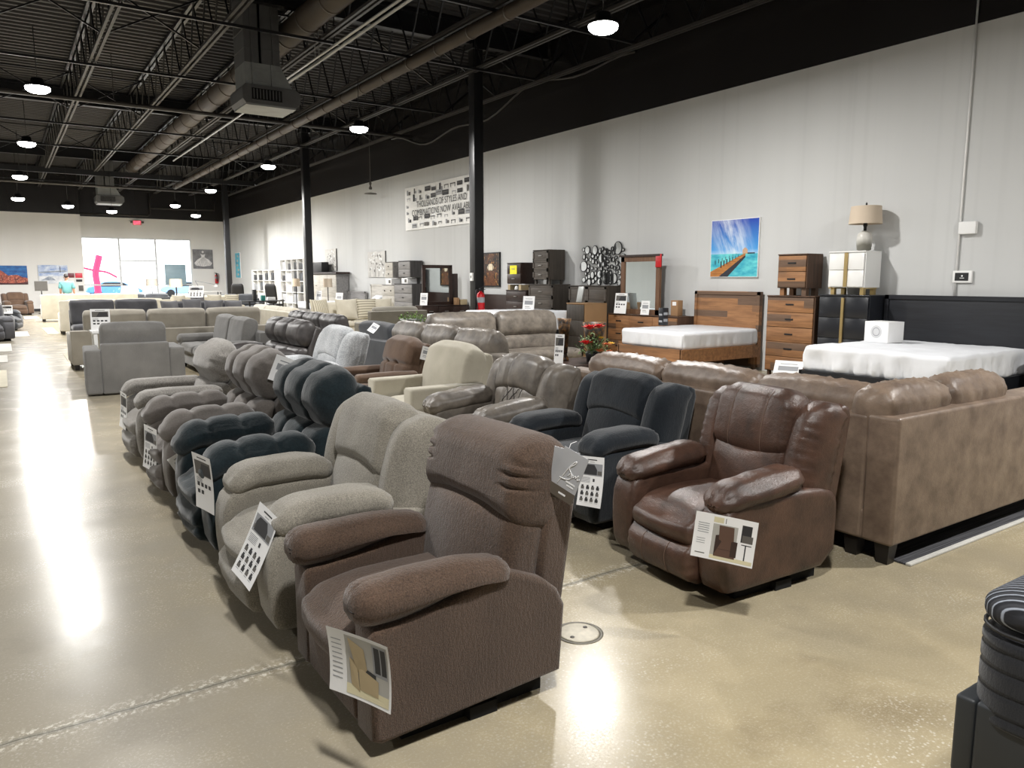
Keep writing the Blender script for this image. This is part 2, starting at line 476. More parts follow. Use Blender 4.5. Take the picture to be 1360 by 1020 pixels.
tag(G().add(tube([(-8, 36.0, 5.4), (8.2, 36.0, 5.4)], .05, 10)).add(box(1.2, 1.22, 35.99, 36.01, 5.4, 7.19), sm=False).add(box(6, 6.02, 35.99, 36.01, 5.4, 7.19), sm=False).build('sprinkler_pipe', M_chord), 'thin sprinkler pipe crossing the dark far end of the room behind the small hanging heater', 'pipe', 'sprinkler pipes')
tag(G().add(tube([(3.7, Y1-.3, 4.98), (6.9, Y1-.3, 4.98), (7.05, Y1-.3, 5.1), (7.05, Y1-.3, 6.2)], .04, 8)).add(tube([(7.05, Y1-.3, 5.4), (10.4, Y1-.3, 5.45), (10.4, Y1-.3, 6.2)], .04, 8)).build('wall_pipe', M_chord), 'grey bent pipe on the black band above the storefront', 'pipe')
def wavy(y0, y1):
    return [(WX-.028, y, 6.0+.25*math.sin(y*.55)+.12*math.sin(y*1.7)) for y in np.arange(y0, y1, .4)]
tag(G().add(tube(wavy(12, 24), .025, 6)).build('flexible_conduit', M_chord), 'sagging grey flexible conduit on the black part of the right wall', 'conduit')

# ---- hanging heaters
def heater(x, y, label):
    r = thing('hanging_heater', label, 'heater', (x, y, 1.36)); r.scale = (.72, .72, .72); ZC = 8.1
    d = G().add(box(-.62, .3, -.5, .5, 5.95, ZC), sm=False)
    for zz in (6.3, 6.75): d.add(box(-.635, .315, -.515, .515, zz, zz+.03), sm=False)
    for yy in (-.3, .2): d.add(box(-.25, -.2, -.53, -.5, 5.95, ZC), sm=False)
    for xx in (-.45, .1): d.add(box(xx, xx+.05, -.53, -.5, 5.95, ZC), sm=False)
    d.build('duct_drop', M_galvp, r)
    t = [(-.62, -.5), (.3, -.5), (.3, .5), (-.62, .5)]; b_ = [(-.62, -.5), (.62, -.5), (.62, .5), (-.62, .5)]
    V = [(a, c, 5.95) for a, c in t]+[(a, c, 5.38) for a, c in b_]
    tr = G().add((V, [(0, 4, 5, 1), (1, 5, 6, 2), (2, 6, 7, 3), (3, 7, 4, 0), (0, 1, 2, 3), (7, 6, 5, 4)]), sm=False)
    for xx in (-.45, .05): tr.add(box(xx, xx+.05, -.525, -.5, 5.38, 5.95), sm=False)
    for zz in (5.5, 5.8): tr.add(box(-.62, .4, -.512, -.5, zz, zz+.015), sm=False)
    tr.build('transition', M_galv, r)
    pl = G().add(prism([(-.66, 5.38), (.66, 5.38), (.78, 5.28), (.78, 5.02), (.66, 4.9), (-.66, 4.9), (-.74, 5.0), (-.74, 5.28)], -.62, .62, .01), sm=False); pl.build('casing', M_galvp, r)
    G().add(box(-.66, .66, -.6, .6, 4.86, 4.9), sm=False).build('bottom_pan', M_galv, r)
    gr = G().add(box(-.5, .28, -.635, -.62, 5.0, 5.3), sm=False); gp = gr.build('grille', M_under, r)
    lv = G()
    for i in range(9): lv.add(box(-.47+i*.083, -.445+i*.083, -.66, -.635, 5.03, 5.27), sm=False)
    lv.add(box(-.52, .3, -.67, -.635, 4.97, 5.0), sm=False).add(box(-.52, .3, -.65, -.635, 5.29, 5.31), sm=False)
    lv.build('louver', M_galvp, gp)
    return r
heater(4.55, 15.4, 'large grey hanging heater box on a square duct, nearest to the camera')
heater(4.25, 38.2, 'small-looking grey hanging heater far off above the storefront')
# ------------------------------------------------------------------ upholstery
F_brown = fabric('brown chenille', C(104, 84, 70), C(46, 36, 30), 200, .75, .8)
F_taupe = fabric('taupe chenille', C(170, 164, 151), C(92, 88, 81), 200, .75, .7)
F_navy = fabric('navy plush', C(32, 45, 50), C(14, 21, 25), 70, .45, .5, .35)
F_navy2 = fabric('slate navy velvet', C(40, 46, 52), C(20, 24, 29), 140, .45, .5, .3)
F_grey3 = fabric('grey microsuede', C(112, 106, 101), C(76, 71, 67), 90, .35, .3, .35)
F_grey4 = fabric('grey tweed', C(146, 142, 136), C(82, 79, 75), 110, .7, .6)
F_cream = fabric('cream weave', C(190, 184, 168), C(150, 144, 128), 300, .5, .4)
F_tuftbr = fabric('mocha suede', C(104, 84, 69), C(78, 61, 50), 80, .35, .3, .3)
F_light = fabric('light silver chenille', C(206, 208, 210), C(120, 124, 128), 70, .6, .6)
F_greige = fabric('greige linen', C(172, 166, 154), C(136, 130, 119), 240, .5, .4)
F_charc = fabric('charcoal chenille', C(98, 98, 102), C(62, 62, 66), 200, .5, .4)
F_loves = fabric('grey linen', C(128, 126, 123), C(86, 85, 83), 200, .65, .4)
F_ivory = fabric('ivory linen', C(214, 208, 192), C(182, 175, 158), 200, .5, .3)
F_dark = fabric('dark grey twill', C(82, 84, 88), C(54, 56, 60), 220, .5, .3)
L_brown = leather('brown leather', C(92, 67, 55), C(56, 41, 34), .36, 6, .4)
L_grey = leather('grey brown leather', C(126, 118, 108), C(84, 78, 72), .4, 7)
L_dark = leather('charcoal leather', C(78, 74, 73), C(52, 49, 49), .4, 6)
L_tan = leather('tan faux leather', C(136, 118, 102), C(102, 86, 74), .40, 7, .3)
M_seam = plain('light stitching', C(118, 96, 82), .7)
M_thread = plain('dark stitching', C(48, 44, 42), .7)

STR = [(-.38, .09), (.38, .05), (.415, .07), (.415, .44), (.40, .465), (.33, .47), (.12, .50), (-.04, .545), (-.14, .55), (-.22, .52), (-.30, .485), (-.365, .43), (-.40, .36)]
BUK = smooth_outline([(-.41, .075), (-.42, .40), (-.40, .47), (-.33, .515), (-.10, .53), (.20, .535), (.36, .525), (.435, .45), (.45, .28), (.43, .08), (.36, .055), (0, .065)], 1)

def stitch(o, Q, ys, root):
    V = np.array([v.co[:] for v in o.data.vertices])
    front = Q[:, 0] > .999
    for y in ys:
        yy = Q[front, 1]; k = yy[np.argmin(np.abs(yy-y))]
        sel = front & (np.abs(Q[:, 1]-k) < 1e-4); P = V[sel][np.argsort(Q[sel, 2])]
        if len(P) > 2: G().add(tube([(p[0]+.0015, p[1], p[2]) for p in P], .0016, 5)).build('stitching', M_seam, o)
def ss(x, a, b):
    t = np.clip((x-a)/(b-a), 0, 1); return t*t*(3-2*t)

def recliner(name, label, x, y, W, mat, arm='pillow', body='bucket', back='wing', lean=14, rz=180, wr=.0035, at=.20, cat='recliner', hi=1.0, seam=None, inner=None, dep=0.0, foot=True):
    """x = front of the base, y = middle of the width (world); faces -x when rz = 180"""
    cx = x + .42 if rz > 90 else x
    R = thing(name, label, cat, (cx, y, 0), rad(rz))
    w = W/2; inner = inner or mat; si = W-2*at; hs = si/2
    G().add(box(-.33, .28, -w+.07, w-.07, 0, .09), sm=False).add(box(-.1, .02, -w+.03, w-.03, 0, .05), sm=False).build('base_frame', M_under, R)
    out = {'straight': STR, 'bucket': BUK, 'track': [(-.40, .08), (.42, .06), (.42, .60), (.40, .62), (-.36, .62), (-.42, .5)]}[body]
    bev = {'straight': .022, 'bucket': .04, 'track': .03}[body]
    for s in (-1, 1):
        G().add(prism(out, s*(w-at/2)-at/2, s*(w-at/2)+at/2, bev, 4)).build('side_panel', mat, R)
    # arm rests
    for s in (-1, 1):
        if body == 'track': break
        ya = s*(w-at/2)
        if arm == 'pillow':
            def fn(p, q, s=s):
                p[:, 2] -= (.0 if body == 'straight' else .035)*ss(q[:, 0], .45, 1.05)
                p[:, 2] += (.075*ss(-q[:, 0], -.7, 1)*ss(-q[:, 2], -.1, .9) if body == 'straight' else 0)
                p[:, 2] -= .02*ss(-q[:, 0], .3, 1)
                e = np.abs(q[:, 0]); ang = np.arctan2(p[:, 2], p[:, 1])
                p[:, 2] += .006*np.sin(ang*16)*ss(e, .8, 1.0)
                return p
            V = cushion((.315 if body == 'straight' else .285, at/2+.012, .072 if body == 'straight' else .064), (.075, .07, .062), (.0, .012, .012), (14, 5, 3), fn, wr, 9)
            G().add(V, T(.15 if body == 'straight' else .115, ya, .542 if body == 'straight' else .572)@RY(rad(0 if body == 'straight' else 1))).build('arm_rest', mat, R)
        elif arm == 'tuft':
            def fn(p, q):
                p[:, 2] -= .045*ss(q[:, 0], .5, 1.05)
                gr = gs(q[:, 0]+.33, .07)+gs(q[:, 0]-.33, .07)
                top = ss(q[:, 2], -.6, .4)
                p[:, 2] -= .014*gr*top; p[:, 1] -= .012*np.sign(q[:, 1])*gr*ss(np.abs(q[:, 1]), .4, 1)
                p[:, 2] += .012*np.abs(np.cos(q[:, 0]*PI*1.5))*top*(1-q[:, 1]**2)
                return p
            V = cushion((.33, at/2+.02, .085), (.09, .09, .085), (.01, .02, .02), (36, 6, 4), fn, wr, 10)
            G().add(V, T(.13, ya, .585)@RY(rad(2))).build('arm_rest', mat, R)
        elif arm == 'roll':
            def fn(p, q):
                p[:, 2] -= .05*ss(q[:, 0], .7, 1.05); return p
            V = cushion((.36, at/2+.006, .06), (.06, .06, .055), (0, .01, .01), (14, 5, 3), fn, wr, 10)
            G().add(V, T(.09, ya, .605)).build('arm_rest', mat, R)
        elif arm == 'fat':
            def fn(p, q):
                p[:, 2] -= .012*ss(q[:, 0], .5, 1.05)
                e = ss(np.abs(q[:, 0]), .6, 1.0); ang = np.arctan2(p[:, 2], p[:, 1])
                p[:, 2] += .008*np.sin(ang*13+p[:, 0]*30)*e; p[:, 1] += .006*np.cos(ang*11)*e
                return p
            V = cushion((.30 if back != 'quilt' else .33, at/2+.012, .068 if back != 'quilt' else .08), (.1, .075, .066), (.0, .015, .015), (22, 6, 4), fn, wr*1.4, 12)
            G().add(V, T(.14, ya, .555)@RY(rad(6))).build('arm_rest', mat, R)
        elif arm == 'slim':
            V = cushion((.36, at/2, .045), (.045, .045, .04), (0, .005, .01), (10, 4, 3), None, wr, 9)
            G().add(V, T(.06, ya, .56)).build('arm_rest', mat, R)
    # seat and foot rest
    def fs(p, q):
        f = ss(q[:, 0], .3, 1)
        p[:, 2] -= .03*f*ss(q[:, 2], 0, 1)
        if back == 'tuft' or back == 'channel':
            p[:, 2] -= .012*(gs(q[:, 1]-.34, .06)+gs(q[:, 1]+.34, .06))*ss(q[:, 2], .2, 1)
        return p
    hx = .36; xo = .045 if body == 'bucket' else .02
    V = cushion((hx, hs-.004, .115), ((.14 if body == 'bucket' else .09), .05, .11 if body == 'bucket' else .085), (.03, 0, .03), (12, 14, 4), fs, wr, 6)
    G().add(V, T(.06+xo, 0, .325)).build('seat', inner, R)
    if foot:
        if body == 'bucket':
            def ff(p, q):
                p[:, 0] += .03*(1-q[:, 2]**2)*ss(q[:, 0], -1, 1)
                e = ss(np.abs(q[:, 1]), .7, 1); p[:, 0] += .004*np.sin(q[:, 2]*14)*e
                if seam: p[:, 0] -= .008*(gs(q[:, 1]-.42, .035)+gs(q[:, 1]+.42, .035))*ss(q[:, 0], .3, 1)
                if back in ('tuft',): p[:, 0] -= .02*gs(q[:, 2], .12)*ss(q[:, 0], .3, 1)
                return p
            QF = []
            V = cushion((.07, hs-.004, .125), (.065, .04, .08), (.02, 0, 0), (3, 18, 10), lambda p, q: (QF.append(q), ff(p, q))[1], wr, 8)
            o = G().add(V, T(.385, 0, .165)@RY(rad(9))).build('foot_rest', mat, R)
            if seam: stitch(o, QF[0], (-.42, .42), R)
        else:
            V = cushion((.04, hs-.004, .115), (.03, .02, .03), (.008, 0, 0), (2, 10, 8), None, wr*.5, 6)
            G().add(V, T(.375, 0, .175)).build('foot_rest', mat, R)
    # back: local n = forward, t = up the back
    B = T(-.20, 0, .36)@RY(rad(-lean))
    bw = {'bustle': w-.045, 'wing': w-.035, 'tuft': w-.03, 'pillow': w-.05, 'leatherwing': w-.03, 'plain': w-.09, 'button': w-.10, 'quilt': w-.03, 'channel': w-.02, 'head': w-.10}[back]
    L = (hi-.36)/math.cos(rad(lean))
    sh = [(-.225, -.04), (-.09, -.06), (-.06, .3), (-.085, L-.06), (-.12, L-.025), (-.17, L-.03), (-.20, L-.08)]
    G().add(prism(sh, -bw, bw, .03, 4), B).build('back_shell', mat, R)
    def pleat(p, q, amt, fr=22, lo=.62):
        e = ss(np.abs(q[:, 1]), lo, .97)*ss(q[:, 0], -.6, .2)
        p[:, 0] -= amt*e*(1+np.sin(q[:, 2]*fr*.5+3*np.abs(q[:, 1])))*.6*(.4+.6*ss(q[:, 2], -.6, .4))
        return p
    def pad(nm, n0, y0, t0, hn, hy, ht, r, pf, n, fn=None, m=None, tilt=0, w2=None, par=None, yaw=0):
        V = cushion((hn, hy, ht), r, pf, n, fn, wr if w2 is None else w2, 8)
        return G().add(V, B@T(n0, y0, t0)@RZ(rad(yaw))@RY(rad(tilt))).build(nm, m or mat, par or R)
    if back == 'bustle':
        def fl(p, q):
            p[:, 0] += .02*gs(q[:, 1], .6)*ss(q[:, 0], 0, 1); return p
        pad('lumbar_cushion', -.01, 0, .19, .095, bw-.012, .215, (.07, .05, .07), (.03, 0, 0), (3, 16, 12), fl)
        def fh(p, q):
            p[:, 2] += .022*(q[:, 1]**2-.4)*ss(-q[:, 2], -.2, 1)*-1*0
            p[:, 2] += .035*(1-q[:, 1]**2)*ss(-q[:, 2], .1, 1)
            e = ss(np.abs(q[:, 1]), .66, .96)*ss(q[:, 0], -.9, 0)
            for zz in (-.1, .16, .40, .62): p[:, 0] -= .024*e*gs(q[:, 2]-zz-.10*(1-np.abs(q[:, 1])), .045)
            p[:, 2] -= .03*ss(np.abs(q[:, 1]), .7, 1)*ss(q[:, 2], .2, 1)
            return p
        pad('headrest', -.045, 0, L-.175, .155, bw+.004, .185, (.13, .045, .11), (.02, 0, .01), (7, 36, 46), fh)
    elif back in ('wing', 'quilt', 'leatherwing'):
        ww = .105 if back != 'leatherwing' else .09; cw = bw-2*ww+.03
        for s in (-1, 1):
            def fw(p, q, s=s):
                p[:, 0] += .03*(1-q[:, 2]**2)*ss(q[:, 0], -.5, 1)
                p[:, 0] -= .035*ss(q[:, 2], .55, 1)
                if back == 'leatherwing':
                    e = ss(q[:, 1]*s, -.2, .9); p[:, 0] -= .006*e*np.sin(q[:, 2]*38+2*q[:, 1])
                    p[:, 0] += .0045*np.sin(q[:, 2]*55+3*np.sin(q[:, 2]*9))*ss(np.abs(q[:, 1]), .45, .95)
                return p
            pad('wing', -.05 if back != 'leatherwing' else -.06, s*(bw-ww+.002), L*.49, .115, ww, L*.47, (.08, .065, .08), (.02, .01, 0), (6, 8, 26 if back == 'leatherwing' else 14), fw, yaw=-8*s)
        lt = .14 if back != 'leatherwing' else .15
        def fl(p, q):
            p[:, 0] += .02*gs(q[:, 1], .7)*ss(q[:, 0], 0, 1)
            if back == 'leatherwing': p[:, 2] -= .05*(1-q[:, 1]**2)*ss(q[:, 2], .2, 1)
            else: p[:, 2] += .03*(1-q[:, 1]**2)*ss(q[:, 2], .2, 1)-.02
            if back == 'quilt':
                f = ss(q[:, 0], .2, .9); mid = 1-ss(np.abs(q[:, 1]), .30, .36)
                gv = gs(np.abs(q[:, 1])-.36, .035)
                d1 = np.abs(np.sin((q[:, 1]*2.1+q[:, 2])*PI)); d2 = np.abs(np.sin((q[:, 1]*2.1-q[:, 2])*PI))
                p[:, 0] -= f*(.02*gv+.007*mid*(gs(d1, .25)+gs(d2, .25)))
            return p
        QL = []; fl0 = fl
        def fl(p, q): QL.append(q); return fl0(p, q)
        lum = pad('lumbar_cushion', .0, 0, lt+.02, .09, cw, lt+.05, (.07, .05, .07), (.03, 0, 0), (3, 34 if back == 'quilt' else 16, 24 if back == 'quilt' else 10), fl, w2=wr*.7)
        if back == 'quilt':
            Vl = np.array([v.co[:] for v in lum.data.vertices]); fr_ = QL[0][:, 0] > .999; Vf = Vl[fr_]; Qf = QL[0][fr_]
            def at_q(y_, z_):
                d2 = (Qf[:, 1]-y_)**2*4+(Qf[:, 2]-z_)**2; k = np.argsort(d2)[:4]; w_ = 1/(d2[k]+1e-4); return tuple((Vf[k]*w_[:, None]).sum(0)/w_.sum()+np.array((.003, 0, 0)))
            lines = [[(.34*s_, -.8), (.34*s_, .95)] for s_ in (-1, 1)]
            for c_ in (-1.0, -.4, .2, .8):
                for s_ in (-1, 1): lines.append([(-.3*s_, c_-.6), (.3*s_, c_+.6)])
            for (a_, b_), (c2, d2_) in lines:
                P = [at_q(a_+(c2-a_)*t/16, b_+(d2_-b_)*t/16) for t in range(17) if -.85 < b_+(d2_-b_)*t/16 < .95]
                if len(P) > 2: G().add(tube(P, .003, 5)).build('stitching', M_thread, lum)
        hh = (L-2*lt-.02)/2+.03
        def fh(p, q):
            if back == 'leatherwing':
                p[:, 2] -= .055*(1-q[:, 1]**2)*ss(-q[:, 2], .2, 1)-.03*ss(-q[:, 2], .2, 1)
                p[:, 0] -= .007*(gs(q[:, 1]-.42, .03)+gs(q[:, 1]+.42, .03))*ss(q[:, 0], .2, 1)
                p[:, 0] += .004*np.sin(q[:, 2]*30+q[:, 1]*5)*ss(np.abs(q[:, 1]), .8, 1)
            else:
                p[:, 2] += .03*(1-q[:, 1]**2)*ss(-q[:, 2], .2, 1)
            if back == 'quilt': p[:, 0] -= .025*gs(q[:, 1]+.30, .05)*ss(q[:, 0], .2, 1)
            p[:, 2] -= .035*ss(np.abs(q[:, 1]), .6, 1)*ss(q[:, 2], .2, 1)
            return p
        QS = []
        fh0 = fh
        def fh(p, q): QS.append(q); return fh0(p, q)
        hd = pad('headrest', .008, 0, L-hh-.0, .115, cw+.005, hh, (.085, .05, .09), (.03, 0, .01), (4, 26, 14), fh)
        if back == 'leatherwing': stitch(hd, QS[0], (-.42, .42), R)
    elif back == 'tuft':
        def ch(p, q, dep=.035, lift=.03):
            f = ss(q[:, 0], -.6, .6)
            gr = gs(q[:, 1]-.36, .06)+gs(q[:, 1]+.36, .06)
            p[:, 0] -= dep*gr*f
            p[:, 2] -= .03*gr*np.sign(q[:, 2])*ss(np.abs(q[:, 2]), .5, 1)
            u = np.mod((q[:, 1]+.36)/.72+.0, 1.0)
            p[:, 0] += lift*f*np.abs(np.sin(u*PI))**.7*(1-q[:, 2]**2)
            return p
        pad('lumbar_cushion', -.02, 0, .17, .09, bw-.03, .19, (.08, .06, .09), (.02, 0, 0), (4, 44, 14), ch)
        def fh(p, q):
            p = ch(p, q, .03, .025)
            p = pleat(p, q, .01, 26, .72)
            p[:, 2] -= .03*ss(np.abs(q[:, 1]), .6, 1)*ss(q[:, 2], .1, 1)
            return p
        pad('headrest', -.0, 0, L-.15, .135, bw+.0, .185, (.13, .09, .16), (.03, 0, .02), (6, 48, 20), fh)
    elif back == 'head':
        def fl(p, q):
            p[:, 0] += .03*gs(q[:, 1], .5)*ss(q[:, 0], 0, 1); p[:, 2] -= .03*q[:, 1]**2*ss(q[:, 2], 0, 1); return p
        pad('lumbar_cushion', -.02, 0, .16, .085, bw+.03, .19, (.07, .05, .07), (.03, 0, 0), (3, 16, 10), fl)
        def fh(p, q):
            p = pleat(p, q, .014, 26, .5); p[:, 2] -= .05*ss(np.abs(q[:, 1]), .4, 1)*np.sign(q[:, 2])*ss(np.abs(q[:, 2]), .3, 1)
            return p
        pad('headrest', .0, 0, L-.17, .135, bw+.03, .195, (.13, .12, .17), (.04, 0, .03), (6, 36, 20), fh)
    elif back == 'plain':
        def fp(p, q):
            p[:, 2] -= .05*ss(np.abs(q[:, 1]), .45, 1.05)*ss(q[:, 2], .2, 1)
            e = ss(np.abs(q[:, 1]), .86, 1); p[:, 0] += .003*np.sin(q[:, 2]*24)*e
            return p
        pad('back_cushion', -.0, 0, L/2+.015, .115, bw+.02, L/2+.005, (.07, .045, .09), (.06, .0, .02), (4, 18, 20), fp)
    elif back == 'button':
        def fb(p, q):
            f = ss(q[:, 0], -.2, .8)
            p[:, 0] -= f*(.03*gs(q[:, 2]+.05, .06)*(1-ss(np.abs(q[:, 1]), .8, 1)*.4)+.014*gs(q[:, 1]-.32, .045)*ss(-q[:, 2], -.2, .4)+.014*gs(q[:, 1]+.32, .045)*ss(-q[:, 2], -.2, .4))
            for s in (-.32, .32): p[:, 0] -= f*.03*np.exp(-(((q[:, 1]-s)/.09)**2+((q[:, 2]+.05)/.07)**2))
            p[:, 2] -= .05*ss(np.abs(q[:, 1]), .45, 1.05)*ss(q[:, 2], .2, 1)
            return p
        pad('back_cushion', -.01, 0, L/2+.01, .105, bw+.02, L/2, (.08, .06, .09), (.05, .0, .01), (4, 30, 26), fb)
    elif back == 'channel':
        def fc(p, q):
            f = ss(q[:, 0], -.5, .5)
            gr = gs(q[:, 1]-.34, .05)+gs(q[:, 1]+.34, .05)
            p[:, 0] -= .035*gr*f; p[:, 2] -= .02*gr*ss(q[:, 2], .5, 1)
            u = np.mod((q[:, 1]+1.02)/.68, 1.0); p[:, 0] += .03*f*np.abs(np.sin(u*PI))**.7*(1-q[:, 2]**2)
            return p
        pad('lumbar_cushion', -.02, 0, .14, .09, bw-.02, .17, (.08, .06, .08), (.02, 0, 0), (4, 40, 12), fc)
        pad('headrest', .0, 0, L-.16, .125, bw, .185, (.12, .08, .13), (.03, 0, .02), (5, 44, 16), fc)
    return R

def seam_line(root, pts, name='stitching', mat=None, r=.0018):
    G().add(tube(pts, r, 5)).build(name, mat or M_seam, root)

# --- front row, nearest first
recliner('recliner', 'brown chenille recliner with straight sides, nearest to the camera', .915, 2.60, .80, F_brown, 'pillow', 'straight', 'bustle', 11, wr=.003, at=.15, hi=1.01)
recliner('recliner', 'taupe chenille recliner with rounded arms beside the nearest brown recliner', .895, 3.70, 1.04, F_taupe, 'pillow', 'bucket', 'wing', 15, wr=.003, at=.24, hi=.98)
recliner('recliner', 'dark navy plush recliner with tufted back and arms in the front row', .90, 4.88, 1.02, F_navy, 'tuft', 'bucket', 'tuft', 19, wr=.004, at=.23, hi=1.02)
recliner('recliner', 'grey microsuede recliner with tufted arms and back, left of the navy plush one', .90, 6.17, 1.02, F_grey3, 'tuft', 'bucket', 'tuft', 17, wr=.004, at=.23, hi=1.03)
recliner('recliner', 'grey tweed recliner with one puffed headrest at the far end of the front row', .90, 7.50, 1.02, F_grey4, 'roll', 'bucket', 'head', 16, wr=.004, at=.20, hi=1.0)
# --- second row
recliner('recliner', 'brown leather recliner with winged back and light stitching beside the tan sectional', 2.87, 2.76, .90, L_brown, 'fat', 'bucket', 'leatherwing', 13, rz=176, wr=.003, at=.19, hi=1.0, seam=True)
recliner('recliner', 'slate navy velvet recliner beside the brown leather recliner', 3.00, 4.05, 1.04, F_navy2, 'pillow', 'bucket', 'wing', 16, wr=.003, at=.23, hi=.94)
recliner('recliner', 'grey leather recliner with diamond quilted lumbar and puffy arms', 3.03, 5.36, 1.06, L_grey, 'fat', 'bucket', 'quilt', 16, wr=.004, at=.22, hi=.95)
recliner('recliner', 'cream woven recliner with flat track arms and plain back', 3.02, 6.63, 1.0, F_cream, 'slim', 'track', 'plain', 16, wr=.002, at=.17, hi=.95)
recliner('recliner', 'small mocha brown recliner with a buttoned back, between cream and silver ones', 3.05, 7.86, .86, F_tuftbr, 'slim', 'straight', 'button', 15, wr=.003, at=.15, hi=.95)
recliner('recliner', 'light silver chenille recliner with winged back in the second row', 2.72, 9.12, 1.10, F_light, 'pillow', 'bucket', 'wing', 17, wr=.003, at=.24, hi=1.02)
recliner('recliner', 'wide charcoal leather recliner with three puffed channels behind the silver one', 2.78, 11.2, 1.7, L_dark, 'pillow', 'bucket', 'channel', 15, wr=.004, at=.22, hi=1.0)
# ------------------------------------------------------------------ sofas
def sofa(root, L, D, mat, n=2, H=.72, hc=.98, aw=.2, ah=.62, arms=(1, 1), style='box', M=None, wr=.004, feet=True, floor=.09, hi_n=8, backpanel=True, mseat=None, fill=True):
    """adds one straight run: local x forward from the back plane, y along the width"""
    M = M or Matrix(); w = L/2
    def R(nm, V, m=None): return G().add(V, M).build(nm, m or mat, root)
    def bx(x0, x1, y0, y1, z0, z1, r, nn=(2, 2, 2), fn=None, pf=None, wv=0):
        V, F = cushion(((x1-x0)/2, (y1-y0)/2, (z1-z0)/2), r, pf or (0, 0, 0), nn, fn, wv, 6)
        return np.array(V)+np.array(((x0+x1)/2, (y0+y1)/2, (z0+z1)/2)), F
    yl = -w+(aw if arms[0] else 0); yr = w-(aw if arms[1] else 0)
    R('seat_base', bx(.05, D-.04, yl+.005, yr-.005, floor, .30, .02))
    if backpanel: R('back_frame', bx(0, .19, (-w if style != 'inset' else yl), (w if style != 'inset' else yr), floor, H, .022))
    for s, on in ((-1, arms[0]), (1, arms[1])):
        if not on: continue
        y0, y1 = (-w, -w+aw) if s < 0 else (w-aw, w)
        x0 = .195 if style != 'inset' else .0
        if style == 'roll':
            R('arm', bx(x0, D-.02, y0, y1, floor, ah-.08, .03)); R('arm_cushion', bx(x0, D, y0-.02, y1+.02, ah-.17, ah, (.07, .085, .08), (6, 3, 3), None, (0, .01, .01), wr))
        else: R('arm', bx(x0, D, y0, y1, floor, ah, .03, (3, 2, 3)))
    cw = (yr-yl)/n
    for i in range(n):
        a, b = yl+i*cw+.006, yl+(i+1)*cw-.006
        R('seat_cushion', bx(.30, D-.01, a, b, .29, .46, (.07, .05, .07), (6, 6, 3), None, (.01, 0, .03), wr), mseat)
        def fb(p, q):
            p = p.copy()
            if style in ('tan', 'rec'):
                e = ss(np.abs(q[:, 1]), .75, 1); p[:, 2] += .010*np.sin(q[:, 0]*9+q[:, 1]*22)*ss(q[:, 2], .2, 1)*.7
                p[:, 0] += .008*np.sin(p[:, 1]*60+4*q[:, 2])*ss(q[:, 2], .3, .9)
                p[:, 2] -= .025*e*ss(q[:, 2], .2, 1)
            if style == 'tuft':
                gr = gs(q[:, 1]-.33, .06)+gs(q[:, 1]+.33, .06); p[:, 0] -= .03*gr*ss(q[:, 0], 0, 1); p[:, 2] -= .02*gr*ss(q[:, 2], .4, 1)
            if style == 'tuft':
                p[:, 0] -= .03*gs(q[:, 2]+.15, .12)*ss(q[:, 0], 0, 1)
            return p
        xb = .12 if style not in ('rec', 'tan') else .06
        hb = hc-.44
        if style == 'rec':
            V = cushion((.13, (b-a)/2, hb*.36), (.12, .06, .16), (.04, 0, .02), (6, 14, 6), fb, wr, 9)
            G().add(V, M@T(.16, (a+b)/2, hc-hb*.35)@RY(rad(-8))).build('headrest', mat, root)
            V = cushion((.11, (b-a)/2, hb*.22), (.08, .05, .07), (.02, 0, .0), (4, 8, 6), fb, wr, 9)
            G().add(V, M@T(.27, (a+b)/2, .44+hb*.16)@RY(rad(-10))).build('back_cushion', mat, root)
        else:
            V = cushion((.115, (b-a)/2, hb/2), (.10, .055, .09) if style != 'tan' else (.085, .04, .07), (.025, 0, .02), (6, hi_n+8, hi_n), fb, wr, 8)
            G().add(V, M@T(xb+.16, (a+b)/2, .45+hb/2)@RY(rad(-12))).build('back_cushion', mat, root)
    if feet:
        for x in (.07, D-.1):
            for y in (-w+.07, w-.07):
                V = [(x+i*.045*k, y+j*.045*k, z) for z, k in ((0, .75), (floor, 1)) for j in (-1, 1) for i in (-1, 1)]
                G().add((V, [(0, 2, 3, 1), (4, 5, 7, 6), (0, 1, 5, 4), (2, 6, 7, 3), (0, 4, 6, 2), (1, 3, 7, 5)]), M, sm=False).build('foot', M_foot, root)
    return root

def pillow(name, label, loc, rot, w, h, mat, group=None, t=.09):
    def fn(p, q):
        a = (1-q[:, 1]**2)*(1-q[:, 2]**2); p[:, 0] *= .18+1.0*np.clip(a, 0, 1)**.5
        k = 1-.07*(q[:, 1]**2)*(1-q[:, 2]**2)-0; p[:, 2] *= 1-.08*(1-q[:, 1]**2); p[:, 1] *= 1-.08*(1-q[:, 2]**2)
        return p
    V = cushion((t, w/2, h/2), (t, .03, .03), (0, 0, 0), (3, 10, 10), fn, .004, 9)
    o = G().add(V).build(name, mat); o.location = loc; o.rotation_euler = rot
    return tag(o, label, 'pillow', group)

